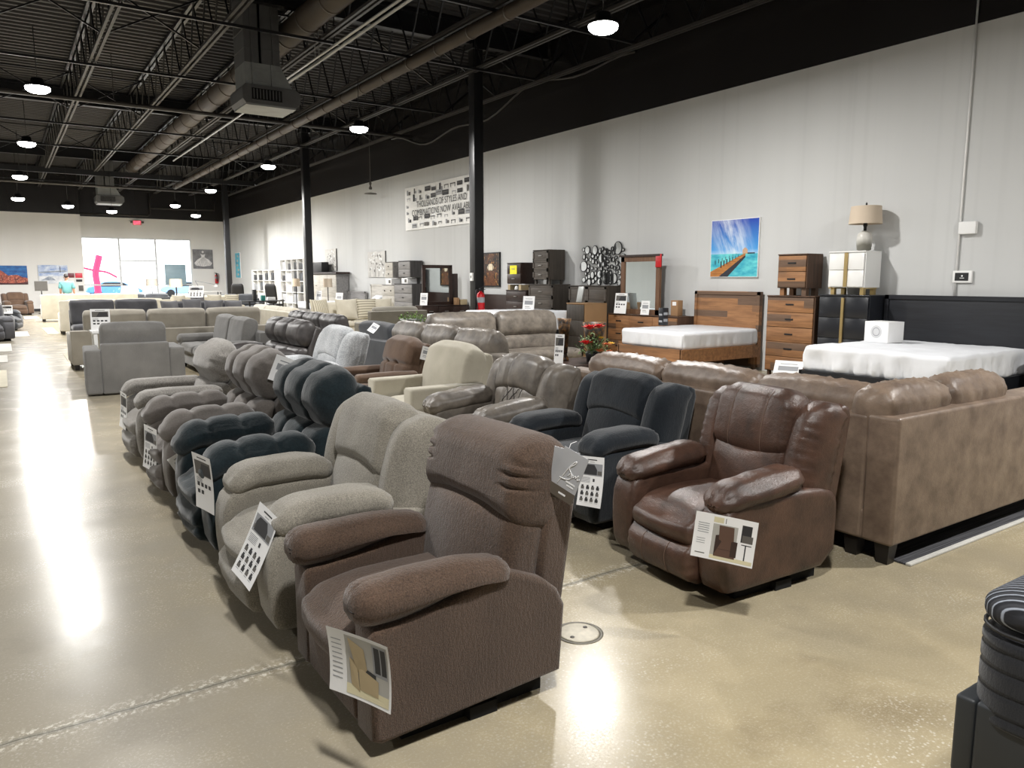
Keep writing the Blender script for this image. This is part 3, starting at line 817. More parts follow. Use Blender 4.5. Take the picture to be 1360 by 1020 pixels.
def stripe_mat(name, c1, c2, axis, freq, wdt=.5):
    b = NB(name); tc = b.t.nodes.new('ShaderNodeTexCoord'); sp = b.t.nodes.new('ShaderNodeSeparateXYZ'); b.l(tc.outputs['Object'], sp.inputs[0])
    f = b.math('FRACT', b.math('MULTIPLY', sp.outputs[axis], freq)); g = b.math('GREATER_THAN', f, wdt)
    b.base(b.mix(g, c1, c2)); b.rough(.9); b.bump(b.noise(b.co(), 220), .3, .004); return b.m
M_stripe = stripe_mat('striped ivory cloth', C(206, 199, 180), C(150, 143, 126), 2, 14, .55)
M_stripe2 = stripe_mat('striped ivory cloth upright', C(206, 199, 180), C(160, 152, 134), 1, 16, .6)
F_greyp = fabric('ash pillow cloth', C(120, 120, 124), C(88, 88, 92), 160, .5, .3)
F_taupep = fabric('taupe panel cloth', C(128, 124, 114), C(108, 104, 95), 160, .5, .3)

# oversized grey chair seen from behind
r = thing('oversized_armchair', 'oversized grey linen armchair with track arms, back to the camera by the aisle', 'armchair', (1.51, 11.75, 0), rad(87))
sofa(r, 1.27, 1.0, F_loves, 1, .72, .99, .2, .64, style='inset', feet=False, floor=.02, wr=.006)
# greige three seat sofa behind it
r = thing('sofa', 'greige linen three-cushion sofa with its back to the camera behind the oversized grey armchair', 'sofa', (2.75, 15.35, 0), rad(90))
sofa(r, 3.6, 1.05, F_greige, 3, .70, 1.04, .22, .64)
# white console table between them
r = thing('console_table', 'low white console table behind the oversized grey armchair', 'table', (1.62, 13.35, 0))
G().add(rbox((.52, .2, .02), .006, (1, 1, 1), 2), T(0, 0, .80)).build('tabletop', M_white, r)
for sx in (-1, 1):
    for sy in (-1, 1): G().add(box(sx*.47-.025, sx*.47+.025, sy*.16-.025, sy*.16+.025, 0, .78), sm=False).build('leg', M_white, r)
# charcoal sectional facing the camera
r = thing('sectional_sofa', 'charcoal chenille sectional with rolled arms behind the greige sofa', 'sofa', (2.55, 22.6, 0), rad(-90))
sofa(r, 2.3, 1.0, F_charc, 2, .82, 1.06, .22, .74, (0, 1), 'roll', wr=.006)
sofa(r, 1.9, 1.0, F_charc, 2, .80, .98, .2, .7, (0, 0), 'box', M=T(0.0, 2.2, 0)@RZ(rad(-90))@T(-.05, -1.0, 0) if 0 else T(.02, 2.15, 0), wr=.006)
for i, (x, y, z, a, l) in enumerate(((3.7, 21.8, .80, -70, 'ash grey throw pillow at the left end of the pile on the charcoal sectional'), (4.25, 21.8, .84, -95, 'ash grey throw pillow standing highest on the charcoal sectional'), (4.8, 21.8, .80, -110, 'ash grey throw pillow at the middle of the charcoal sectional'), (5.35, 21.8, .78, -80, 'ash grey throw pillow at the right end of the charcoal sectional'))):
    pillow('throw_pillow', l, (x, y, z), (0, rad(-15), rad(a)), .5, .5, F_greyp, 'ash pillows on the charcoal sectional')
# cream sofas far back, backs to the camera
r = thing('sofa', 'cream sofa with a tall flat back, nearer of the two by the aisle', 'sofa', (2.85, 25.4, 0), rad(90))
sofa(r, 3.0, 1.0, F_ivory, 2, .98, 1.0, .2, .62, floor=.1)
r = thing('sofa', 'cream upholstered sofa with a flat back, the one the person stands behind', 'sofa', (2.85, 33.4, 0), rad(90))
sofa(r, 3.3, 1.0, F_ivory, 2, 1.02, 1.02, .2, .62, floor=.1)
r = thing('sofa', 'dark brown sofa back on the far side of the cream sofas, before the storefront', 'sofa', (5.0, 34.8, 0), rad(90))
sofa(r, 2.2, .95, F_dark, 2, .86, .98, .2, .62)
r = thing('sofa', 'ivory sofa heaped with pale pillows, in the middle of the store before the storefront', 'sofa', (6.1, 29.6, 0), rad(-90))
sofa(r, 2.6, 1.0, F_ivory, 3, .78, .98, .2, .66)
for i, (x, z, a, m, l) in enumerate(((5.2, .82, -75, F_ivory, 'pale pillow leftmost on the heaped ivory sofa'), (5.8, .86, -100, F_greyp, 'ash pillow among pale ones on the heaped ivory sofa'), (6.4, .82, -85, F_ivory, 'pale pillow in the middle of the heaped ivory sofa'), (7.0, .82, -100, M_stripe, 'striped pillow at the right end of the heaped ivory sofa'))):
    pillow('throw_pillow', l, (x, 28.78, z), (0, rad(-15), rad(a)), .5, .48, m)
r = thing('sofa', 'espresso dark sofa low in the distance under the ballgown picture', 'sofa', (8.3, 33.5, 0), rad(-90))
sofa(r, 1.9, .95, F_dark, 2, .78, .95, .22, .68, style='roll')
# grey two-seater facing the aisle
r = thing('loveseat', 'grey tweed loveseat with a bolster arm facing the aisle behind the far recliners', 'sofa', (3.66, 13.85, 0), rad(180))
sofa(r, 2.6, 1.02, F_loves, 2, .74, .95, .26, .60, style='roll', wr=.006)
# charcoal tufted leather sofa turned away
r = thing('sofa', 'charcoal leather tufted sofa facing away behind the charcoal channel recliner', 'sofa', (4.3, 12.9, 0), 0)
sofa(r, 2.9, .98, L_dark, 3, .78, 1.02, .2, .62, style='tuft', wr=.005)
r = thing('loveseat', 'dark grey twill loveseat facing away behind the mocha brown recliner', 'sofa', (4.42, 10.5, 0), 0)
sofa(r, 1.5, .95, F_dark, 1, .74, .96, .18, .62, wr=.005)
# grey-brown leather sectional
r = thing('sectional_sofa', 'grey-brown leather reclining sectional with plump headrests behind the cream recliner', 'sofa', (4.42, 8.2, 0), 0)
sofa(r, 2.85, 1.0, L_grey, 3, .80, 1.03, .24, .62, (1, 0), 'rec', wr=.006)
sofa(r, 2.5, 1.0, L_grey, 2, .84, 1.06, .2, .6, (0, 0), 'rec', M=T(2.35, 2.55, 0)@RZ(rad(-90)), wr=.006)
# tan sectional
r = thing('sectional_sofa', 'tan faux leather L-shaped sectional with back cushions, at right on a dark rug', 'sofa', (4.03, 4.20, 0), 0)
sofa(r, 2.80, .98, L_tan, 3, .85, .985, .2, .6, (0, 1), 'tan', M=T(0.004, -.43, 0), wr=.006, floor=.12)
sofa(r, 2.35, .98, L_tan, 2, .86, 1.0, .92, .6, (0, 1), 'tan', M=T(1.18, -2.02, 0)@RZ(rad(90))@Matrix.Scale(-1, 4, (0, 1, 0)), wr=.007, floor=.12)
# ivory corner group in the middle distance
r = thing('sofa', 'ivory sofa with a plain slanting back panel, before the striped-pillow sofa', 'sofa', (5.95, 20.9, 0), 0)
sofa(r, 4.0, .95, F_ivory, 3, .78, .86, .2, .6)
r = thing('sofa', 'ivory sofa with striped pillows in the middle of the store', 'sofa', (8.4, 20.6, 0), rad(-90))
sofa(r, 2.6, 1.0, F_ivory, 3, .80, .94, .2, .66)
for x, m, a, l in ((7.0, M_stripe2, -65, 'upright-striped pillow at the left of the ivory sofa'), (7.75, F_ivory, -95, 'plain ivory pillow in the middle of the ivory sofa'), (8.35, M_stripe, -88, 'cross-striped pillow at the right of the ivory sofa'), (8.8, F_ivory, -100, 'plain ivory pillow at the right arm of the ivory sofa')):
    pillow('throw_pillow', l, (x+.1, 19.82, .78), (0, rad(-14), rad(a)), .62, .60, m)
r = thing('loveseat', 'taupe loveseat with a flat square back panel behind the potted plant', 'sofa', (7.42, 15.55, 0), rad(90))
sofa(r, 1.4, .98, F_taupep, 1, .9, .97, .14, .62, floor=.08)
# left edge of the aisle
recliner('recliner', 'mocha brown recliner far off by the aisle under the red rock picture', .55, 40.6, 1.1, F_tuftbr, 'pillow', 'bucket', 'wing', 16, rz=-80, at=.24)
recliner('recliner', 'slate grey recliner cut by the left edge of the view', -.42, 23.9, 1.1, F_charc, 'pillow', 'bucket', 'wing', 14, rz=-75, at=.24)
recliner('recliner', 'dark slate recliner half hidden behind the one at the left edge', -.05, 28.6, .9, F_dark, 'pillow', 'bucket', 'wing', 14, rz=-20, at=.22)
recliner('recliner', 'dark brown recliner at the very left edge before the red rock picture', -.62, 39.0, 1.0, L_brown, 'pillow', 'bucket', 'wing', 14, rz=-80, at=.22)
M_rugs = fabric('pale rug', C(205, 203, 196), C(176, 174, 168), 60, .5, .3)
M_rugs2 = fabric('beige rug', C(205, 198, 176), C(180, 172, 150), 60, .5, .3)
for x, y, w_, d_, m, l in ((-.35, 21.4, .9, 2.4, M_rugs, 'pale rug sample on the floor before the slate grey recliner'), (-.35, 18.4, .7, 1.6, M_rugs, 'small pale rug sample at the left edge of the aisle'), (-.38, 14.8, .7, 2.5, M_rugs2, 'beige ribbed rug sample nearest the camera at the left edge'), (.32, 26.4, .5, 2.2, M_rugs, 'pale rug sample beside the dark slate recliner'), (1.18, 27.6, .3, 3.6, M_rugs2, 'beige rug edge beside the nearer cream sofa'), (.95, 37.6, .5, 2.4, M_rugs, 'white rug sample by the far mocha recliner'), (1.12, 17.6, .25, 2.4, M_rugs2, 'beige rug edge beside the greige sofa')):
    o = G().add(rbox((w_/2, d_/2, .006), .004, (1, 1, 1), 2), T(0, 0, .006)).build('rug_sample', m); o.location = (x, y, 0); tag(o, l, 'rug')
# rug under the tan sectional
def rug_mat():
    b = NB('dark striped rug'); f = b.noise(b.co((.6, 40, 1)), 3, 3); b.base(b.mix(b.ramp(f, .35, .65), C(26, 26, 29), C(78, 78, 82))); b.rough(.95); b.bump(f, .4, .006); return b.m
r = G().add(rbox((1.6, 1.9, .006), .004, (1, 1, 1), 2), T(0, 0, .006)); r.add(rbox((1.6, .016, .007), .004, (1, 1, 1), 2), T(0, -1.917, .007), mi=1)
o = r.build('area_rug', [rug_mat(), M_rugs]); o.location = (5.76, 4.06, 0); tag(o, 'dark streaked rug with a pale edge under the tan sectional', 'rug')
# ------------------------------------------------------------------ bedroom furniture
W_rust = wood('rustic reclaimed wood', C(166, 120, 80), C(112, 78, 52), 1, .6, 3, .115, C(112, 88, 70))
W_rusts = wood('dark rustic side', C(96, 72, 56), C(62, 46, 36), 2, .65, 3)
W_black = wood('black ash', C(40, 42, 47), C(28, 29, 33), 1, .4, 3)
W_dkgrey = wood('dark grey oak', C(92, 84, 76), C(62, 56, 50), 1, .55, 3)
W_dkgreys = wood('dark grey oak upright', C(78, 71, 64), C(54, 49, 44), 2, .55, 3)
W_esp = wood('espresso wood', C(58, 42, 36), C(38, 28, 25), 1, .35, 3)
W_grey = wood('greywash oak', C(150, 148, 146), C(112, 110, 110), 1, .6, 3)
W_char = wood('charcoal oak', C(82, 80, 80), C(54, 52, 52), 2, .55, 3)
W_white = wood('whitewash oak', C(202, 198, 190), C(166, 162, 154), 1, .65, 3)
M_lacq = plain('white lacquer', C(232, 232, 230), .22, 0, .01)
M_blackl = plain('black lacquer', C(34, 36, 41), .28, 0, .03)

def chest(name, label, cat, y0, y1, z0, H, D, rows, cols, mb, mf, handle, hm=M_black, leg=.08, lm=None, xb=11.08, rz=180, top=.02, lip=.0, group=None, cx=None, legx=.05):
    """stands with its back at xb, spans y0..y1"""
    W = abs(y1-y0)
    r = thing(name, label, cat, (xb, (y0+y1)/2, z0), rad(rz), group)
    g = G().add(box(0, D-.022, -W/2, W/2, leg, H-top), sm=False).add(rbox((D/2+lip, W/2+lip, top/2), .004, (1, 1, 1), 1), T(D/2, 0, H-top/2))
    g.build('body', mb, r)
    if leg > .02:
        for x in (.04+legx/2, D-.05-legx/2):
            for y in (-W/2+.03+legx/2, W/2-.03-legx/2): G().add(box(x-legx/2, x+legx/2, y-legx/2, y+legx/2, 0, leg), sm=False).build('leg', lm or mb, r)
    rh = (H-top-leg-.02)/rows; cw = (W-.03)/cols
    for i in range(rows):
        for j in range(cols):
            a = -W/2+.015+j*cw+.004; b = a+cw-.008; c = leg+.01+i*rh+.004; d = c+rh-.008
            dr = G().add(rbox((.012, (b-a)/2, (d-c)/2), .003, (1, 1, 1), 1), T(D-.01, (a+b)/2, (c+d)/2))
            if handle == 'panel' or handle == 'panelbar':
                for (p0, p1, q0, q1) in ((a, b, c, c+.04), (a, b, d-.04, d), (a, a+.05, c, d), (b-.05, b, c, d)): dr.add(box(D, D+.012, p0, p1, q0, q1), sm=False)
            dr = dr.build('drawer', mf, r); m = (a+b)/2; n = (c+d)/2
            if handle in ('bar', 'panelbar'):
                h = G().add(box(D+.018, D+.028, m-.06, m+.06, n-.006, n+.006), sm=False)
                for s in (-.05, .05): h.add(box(D, D+.02, m+s-.006, m+s+.006, n-.006, n+.006), sm=False)
                h.build('handle', hm, dr)
            elif handle == 'slot': G().add(box(D, D+.01, m-.075, m+.075, n-.004, n+.022), sm=False).build('handle', hm, dr)
            elif handle == 'knob':
                for s in ((-.28, .28) if W > .7 else (0,)): G().add(lathe([(.012, 0), (.012, .012), (.022, .02), (.022, .032), (.004, .036)], 12), T(D, m+s*W*.9, n)@RY(PI/2)).build('knob', hm, dr)
            elif handle == 'cup': G().add(rbox((.015, .05, .014), .01, (2, 2, 2), 2), T(D+.012, m, n)).build('handle', hm, dr)
    return r

def bed(name, label, y0, y1, hb, L, zt, zb, mats, matm, foot=None, xb=11.08, rail=.16, wrk=.006, plank=0, hbw=0.0, mshort=.04, legs=True, panel=True):
    W = y1-y0; mh, mr = mats
    r = thing(name, label, 'bed', (xb, (y0+y1)/2, 0), PI)
    g = G().add(rbox((.035, W/2+hbw, hb/2-.03), .006, (1, 2, 2), 2), T(.045, 0, hb/2+.03))
    if panel:
        e = .06
        for (a, b, c, d) in ((-W/2-hbw, W/2+hbw, hb-e, hb), (-W/2-hbw, -W/2-hbw+e, .1, hb), (W/2+hbw-e, W/2+hbw, .1, hb)): g.add(box(.08, .10, a, b, c, d), sm=False)
    g.build('headboard', mh, r)
    for s in (-1, 1): G().add(box(.08, L, s*W/2-.02, s*W/2+.02, zb-rail, zb+.02), sm=False).build('side_rail', mr, r)
    G().add(box(L-.04, L, -W/2, W/2, zb-rail, foot or zb+.02), sm=False).build('footboard', mr, r)
    if legs:
        for x in (.12, L-.07):
            for s in (-1, 1): G().add(box(x-.03, x+.03, s*(W/2-.06)-.03, s*(W/2-.06)+.03, 0, zb-rail), sm=False).build('leg', mr, r)
    G().add(box(.1, L-.05, -W/2+.03, W/2-.03, zb-.05, zb-.01), sm=False).build('slat_deck', M_under, r)
    def fn(p, q):
        sd = ss(np.maximum(np.abs(q[:, 0]), np.abs(q[:, 1])), .9, 1)
        t = np.where(np.abs(q[:, 0]) > np.abs(q[:, 1]), p[:, 1], p[:, 0])
        dn = ss(-q[:, 2], -1, .6)
        wob = wrk*1.6*(np.sin(t*21+2.5*np.sin(t*5))+.6*np.sin(t*47+p[:, 2]*14))*sd*dn
        p[:, 0] += np.sign(q[:, 0])*wob*(np.abs(q[:, 0]) > .9); p[:, 1] += np.sign(q[:, 1])*wob*(np.abs(q[:, 1]) > .9)
        p[:, 2] += wrk*.5*vnoise(p*4, 3)*ss(q[:, 2], 0, 1)
        return p
    V = cushion(((L-.09-mshort)/2, W/2-.005, (zt-zb)/2), (.05, .05, .06), (0, 0, .012), (40, 36, 6), fn, wrk*.5, 7)
    G().add(V, T(.085+(L-.09-mshort)/2, 0, (zt+zb)/2+.01)).build('mattress', matm, r)
    return r

# nearest: black bed, black chest, white nightstand and lamp
bed('bed', 'black bed with a tall black headboard and a white draped mattress at the right', 4.33, 6.27, 1.38, 2.12, .71, .37, (W_black, M_blackl), M_sheet, wrk=.017, hbw=.03)
chest('nightstand', 'black nightstand at the right edge beside the black bed', 'nightstand', 3.62, 4.2, 0, .66, .45, 2, 1, M_blackl, M_blackl, 'none', leg=.05)
r = chest('chest_of_drawers', 'tall black chest with a gold upright bar, under the white nightstand', 'chest', 6.33, 7.17, 0, 1.375, .45, 4, 2, M_blackl, M_blackl, 'none', leg=.06)
G().add(box(.452, .475, -.022, .022, .1, 1.33), sm=False).build('pull_bar', M_gold, r)
r = chest('nightstand', 'white lacquered nightstand with a gold upright bar on top of the black chest', 'nightstand', 6.43, 7.03, 1.376, .655, .42, 2, 2, M_lacq, M_lacq, 'none', leg=.11, lm=M_gold, xb=11.04, legx=.06)
G().add(box(.422, .445, -.025, .025, .12, .63), sm=False).build('pull_bar', M_gold, r)
b = G()
for s in (-1, 1): b.add(box(.05, .40, s*.27-.02, s*.27+.02, .09, .112), sm=False)
b.build('leg_frame', M_gold, r)
r = thing('table_lamp', 'table lamp with grey ceramic base and cream drum shade on the white nightstand', 'lamp', (10.84, 6.60, 2.031))
def cer():
    b = NB('ombre ceramic'); tc = b.t.nodes.new('ShaderNodeTexCoord'); sp = b.t.nodes.new('ShaderNodeSeparateXYZ'); b.l(tc.outputs['Object'], sp.inputs[0])
    n = b.noise(b.co((1, 1, .2)), 14, 3); f = b.ramp(b.math('ADD', sp.outputs[2], b.math('MULTIPLY', n, .12)), .14, .24); b.base(b.mix(f, C(120, 118, 108), C(205, 203, 196))); b.rough(.3); return b.m
G().add(lathe([(.07, 0), (.1, .02), (.108, .1), (.108, .2), (.095, .26), (.05, .29), (.035, .30)], 24)).build('lamp_base', cer(), r)
G().add(lathe([(.022, .30), (.022, .36), (.03, .37), (.03, .42), (.012, .43), (.008, .68)], 12)).add(lathe([(.012, .68), (.014, .70), (.004, .72)], 10)).build('lamp_stem', M_black, r)
def shade_mat():
    b = NB('cream lamp shade'); b.base(C(206, 190, 170)); b.rough(.9); b.bump(b.noise(b.co((1, 1, .3)), 160), .3, .003); return b.m
M_shade = shade_mat()
G().add(lathe([(.235, .40), (.21, .66)], 32, False)).add(lathe([(.232, .40), (.207, .66)], 32, False)).add(lathe([(.0, .652), (.2, .655)], 6, False)).build('lamp_shade', M_shade, r)

# rustic set
chest('chest_of_drawers', 'tall rustic plank chest of five drawers between the rustic bed and the black chest', 'chest', 7.24, 8.14, 0, 1.345, .45, 5, 1, W_rusts, W_rust, 'slot', leg=.09)
chest('nightstand', 'rustic plank nightstand on top of the tall rustic chest', 'nightstand', 7.42, 7.97, 1.346, .67, .42, 2, 1, W_rusts, W_rust, 'slot', leg=.12, legx=.08, lm=W_rust, xb=11.06)
bed('bed', 'rustic plank bed with a white mattress beside the rustic dresser', 8.56, 10.06, 1.39, 2.02, .74, .45, (W_rust, W_rust), M_plastic, wrk=.004, rail=.2)
r = chest('dresser', 'rustic plank dresser under the large framed mirror', 'dresser', 10.14, 12.14, 0, .90, .46, 3, 3, W_rusts, W_rust, 'slot', leg=.08)
def mirror(name, label, x, y0, y1, z0, z1, mat, wd=.09, th=.06, cap=None):
    r = thing(name, label, 'mirror', (x, (y0+y1)/2, z0), -PI/2); w = abs(y1-y0)/2; h = z1-z0
    g = G()
    for q in ((-w, w, 0, wd), (-w, w, h-wd, h), (-w, -w+wd, 0, h), (w-wd, w, 0, h)): g.add(box(q[0], q[1], -th/2, th/2, q[2], q[3]), sm=False)
    g.add(box(-w+.01, w-.01, th/2-.012, th/2, .01, h-.01), sm=False).build('frame', mat, r)
    if cap: G().add(box(-w-.03, w+.03, -th/2-.03, th/2, h, h+.04), sm=False).build('top_moulding', cap, r)
    G().add(box(-w+wd-.005, w-wd+.005, -.004, .006, wd-.005, h-wd+.005), sm=False).build('glass', M_mir, r)
    return r
M_mir = plain('mirror glass', C(225, 232, 232), .03, 1.0, .01)
mirror('dresser_mirror', 'large mirror in a brown wooden frame with dark top moulding on the rustic dresser', 10.78, 10.78, 11.9, .902, 2.06, W_rusts if 0 else wood('brown mirror frame', C(122, 88, 62), C(88, 62, 44), 2, .5), .1, .06, W_esp)
tag(G().add(rbox((.012, .075, .13), .006, (1, 1, 1), 1)).build('price_tag', M_red), 'red price tag hanging on the corner of the brown framed mirror', 'tag').location = (10.735, 10.80, 1.97)
o = G().add(rbox((.07, .09, .15), .004, (1, 1, 1), 1)).add(box(-.0715, -.07, -.05, .05, .05, .12), mi=1, sm=False).build('cardboard_box', [M_cardb, M_paper]); o.location = (10.86, 10.40, 1.053)
tag(o, 'small upright brown box with a white label on the rustic dresser', 'box')
o = G().add(rbox((.07, .055, .16), .004, (1, 1, 1), 1)).build('black_box', M_blackl); g = G()
for zz in (-.10, .02): g.add(box(-.072, -.07, -.04, .04, zz, zz+.035), sm=False); g.add(box(-.05, .05, -.057, -.055, zz+.01, zz+.06), sm=False)
g.build('print_panel', M_ink2, o); o.location = (10.02, 9.92, .93); tag(o, 'small black printed box standing on the rustic bed mattress', 'box')

# box-backed cabinet and dark grey set
r = chest('nightstand', 'dark oak nightstand with raw brown side, standing before the pebble mirror', 'nightstand', 12.15, 12.75, 0, 1.11, .62, 3, 1, plain('raw board', C(150, 118, 84), .7), W_dkgreys, 'none', xb=10.6)
o = G().add(rbox((.012, .09, .17), .004, (1, 1, 1), 1)).build('leaning_board', M_galv); o.location = (10.2, 12.55, 1.285); o.rotation_euler = (0, rad(12), 0); tag(o, 'thin metal-edged board leaning upright on the raw-sided nightstand', 'board')
chest('dresser', 'dark grey oak dresser with panelled drawers under the pebble mirror', 'dresser', 12.2, 13.5, 0, 1.47, .45, 4, 2, W_dkgreys, W_dkgrey, 'panel', leg=.06)
chest('chest_of_drawers', 'dark grey oak chest with pale bar handles left of the pebble mirror', 'chest', 14.0, 15.0, 0, 1.49, .5, 5, 1, W_dkgreys, W_dkgrey, 'panelbar', M_chrome, leg=.06)
chest('nightstand', 'dark grey oak nightstand of three drawers stacked on the dark grey chest', 'nightstand', 14.22, 14.86, 1.491, .8, .48, 3, 1, W_dkgreys, W_dkgrey, 'panelbar', M_chrome, leg=.1)
M_peb = plain('pebble mirror glass', C(225, 228, 230), .06, 1.0, .02)
r = thing('pebble_mirror', 'wall mirror made of round silver pebbles above the dark grey dresser', 'mirror', (11.10, 12.88, 1.9), -PI/2)
rr = random.Random(3); pts = []; tries = 0
while len(pts) < 64 and tries < 14000:
    tries += 1; ra = rr.choice((.13, .11, .09, .07, .055, .045)); u = rr.uniform(-.70, .70); v = rr.uniform(-.38, .38); rb = ra*rr.uniform(.8, 1.25)
    if all((u-a)**2+((v-b)*.92)**2 > (ra+c)**2*.86 for a, b, c in pts):
        pts.append((u, v, ra))
        rim = lathe([(ra, 0), (ra, .02), (ra-.012, .026), (ra-.012, .02)], 18); pane = lathe([(.001, .022), (ra-.012, .021)], 18, False)
        M_ = T(u, 0, v)@RX(PI/2)@Matrix.Diagonal((1, rb/ra, 1, 1))
        p = G().add(rim, M_).build('pebble_rim', M_black, r); G().add(pane, M_, sm=False).build('pebble_glass', M_peb, p)
# bed before the dark grey set, espresso set
bed('bed', 'high white mattress on a black base standing before the dark grey chests', 12.8, 14.55, .84, 1.95, .91, .52, (M_black, M_black), M_sheet, xb=10.42, wrk=.012, panel=False)
bed('bed', 'espresso bed with a white mattress and plain dark headboard behind the nearest column', 16.12, 18.0, 1.2, 2.1, .68, .42, (W_esp, W_esp), M_sheet, wrk=.007, hbw=.1, panel=False)
chest('nightstand', 'espresso nightstand of stacked drawers beside the espresso headboard', 'nightstand', 15.05, 15.42, 0, 1.34, .46, 4, 1, W_esp, W_esp, 'bar', M_chrome, leg=.04, xb=11.05) if 0 else None
chest('chest_of_drawers', 'espresso chest with bright bar handles left of the dark grey chest', 'chest', 15.06, 16.0, 0, 1.35, .2, 4, 1, W_esp, W_esp, 'bar', M_chrome, leg=.04, xb=10.75) if 0 else None
r = chest('nightstand', 'lower espresso nightstand with bright handles, second nightstand on top of it', 'nightstand', 15.1, 16.0, 0, 1.34, .4, 5, 1, W_esp, W_esp, 'bar', M_chrome, leg=.04, xb=10.98)
r = chest('nightstand', 'upper espresso nightstand with a yellow note, raised on blocks', 'nightstand', 15.32, 15.95, 1.47, .54, .4, 2, 1, W_esp, W_esp, 'bar', M_chrome, leg=.02, xb=10.98)
G().add(box(.405, .408, -.16, .14, .26, .47), sm=False).build('note', plain('yellow paper', C(238, 228, 40), .6), r)
for yy, l in ((15.4, 'right'), (15.88, 'left')):
    o = G().add(box(-.18, .18, -.05, .05, 0, .129), sm=False).build('spacer_block', M_tan); o.location = (10.78, yy, 1.3405); tag(o, 'pale block under the upper espresso nightstand, %s one' % l, 'block', 'pale spacer blocks')
o = G().add(lathe([(.05, 0), (.06, .02), (.045, .08), (.02, .1)], 14)).build('white_ornament', M_white); o.location = (10.66, 15.62, 1.341); tag(o, 'small white ornament between the two espresso nightstands', 'ornament')
chest('dresser', 'long low espresso dresser under the espresso mirror', 'dresser', 0, 1.5, 0, .88, .46, 3, 3, W_esp, W_esp, 'bar', M_chrome, leg=.05).location = (10.32, 19.08, 0)
[setattr(o_, 'rotation_euler', (0, 0, -PI/2)) for o_ in COL.objects if o_.get('label', '').startswith('long low espresso')]
m_ = mirror('dresser_mirror', 'espresso framed mirror on the long espresso dresser', 10.82, 0, .92, .882, 2.0, W_esp, .09, .07); m_.location = (10.24, 19.0, .882); m_.rotation_euler = (0, 0, rad(-4))
o = G().add(rbox((.12, .02, .44), .004, (1, 1, 1), 1)).build('dark_panel', W_esp); o.location = (10.80, 19.03, 1.322); tag(o, 'dark panel leaning behind the espresso mirror on the espresso dresser', 'panel')
for yy, w_, h_, m, l in ((10.72, .05, .2, M_cardb, 'small brown carton on the espresso dresser beside the mirror'), (10.92, .11, .15, M_tan, 'wider tan carton on the espresso dresser')):
    o = G().add(rbox((.08, w_, h_/2), .004, (1, 1, 1), 1)).build('carton', m); o.location = (yy, 18.75, .882+h_/2); o.rotation_euler = (0, 0, PI/2); tag(o, l, 'box')
# greywash and whitewash group
chest('chest_of_drawers', 'whitewash chest of four drawers with black knobs beside the whitewash bed', 'chest', 22.72, 23.7, 0, 1.42, .42, 4, 1, W_grey, W_white, 'knob', M_black, leg=.05)
chest('chest_of_drawers', 'charcoal oak chest with greywash drawers left of the espresso dresser', 'chest', 21.35, 22.66, 0, 1.46, .46, 5, 1, W_char, W_grey, 'cup', M_black, leg=.05)
chest('nightstand', 'small whitewash nightstand stacked on the whitewash chest', 'nightstand', 22.85, 23.45, 1.62, .55, .4, 2, 1, W_grey, W_white, 'knob', M_black, leg=.02)
chest('nightstand', 'charcoal oak nightstand with greywash drawers stacked on the charcoal chest', 'nightstand', 21.5, 22.35, 1.64, .54, .44, 2, 1, W_char, W_grey, 'cup', M_black, leg=.02)
for y0_, z_, l in ((23.15, 1.4205, 'printed carton under the small whitewash nightstand'), (21.95, 1.4605, 'white printed carton under the charcoal nightstand')):
    o = G().add(rbox((.16, .22, .0985 if y0_ > 23 else .0885), .004, (1, 1, 1), 1)).build('carton', M_paper); G().add(box(-.162, -.16, -.15, .0, -.05, .05), sm=False).build('print_panel', M_ink3, o); o.location = (10.82, y0_, z_+(.0985 if y0_ > 23 else .0885)); tag(o, l, 'box')
bed('bed', 'whitewash bed with a white mattress beside the whitewash chest', 23.85, 25.4, 1.42, 2.1, .78, .5, (W_white, W_white), M_sheet, wrk=.005, rail=.2)
pillow('bed_pillow', 'white pillow at the head of the whitewash bed', (10.75, 24.4, .90), (0, rad(-50), PI), .62, .42, M_sheet)
bed('bed', 'greywash bed with a white mattress left of the whitewash bed', 25.9, 27.6, 1.15, 2.1, .78, .52, (W_grey, W_grey), M_sheet, wrk=.005, rail=.24)
chest('media_unit', 'greywash media unit with a dark mantel top and a panelled centre', 'cabinet', 27.68, 30.3, 0, 1.8, .5, 2, 3, W_grey, W_white, 'bar', M_black, leg=.05)
o = G().add(box(0, .56, -1.42, 1.42, 0, .07), sm=False).build('mantel_top', W_esp); o.location = (11.08, 28.95, 1.801); o.rotation_euler = (0, 0, PI); tag(o, 'dark mantel slab lying on the greywash media unit', 'mantel')
o = G().add(rbox((.15, .5, .2), .006, (1, 1, 1), 1)).build('speaker_box', M_black); o.location = (10.8, 29.9, 2.073); tag(o, 'black box standing on the mantel behind the middle column', 'box')
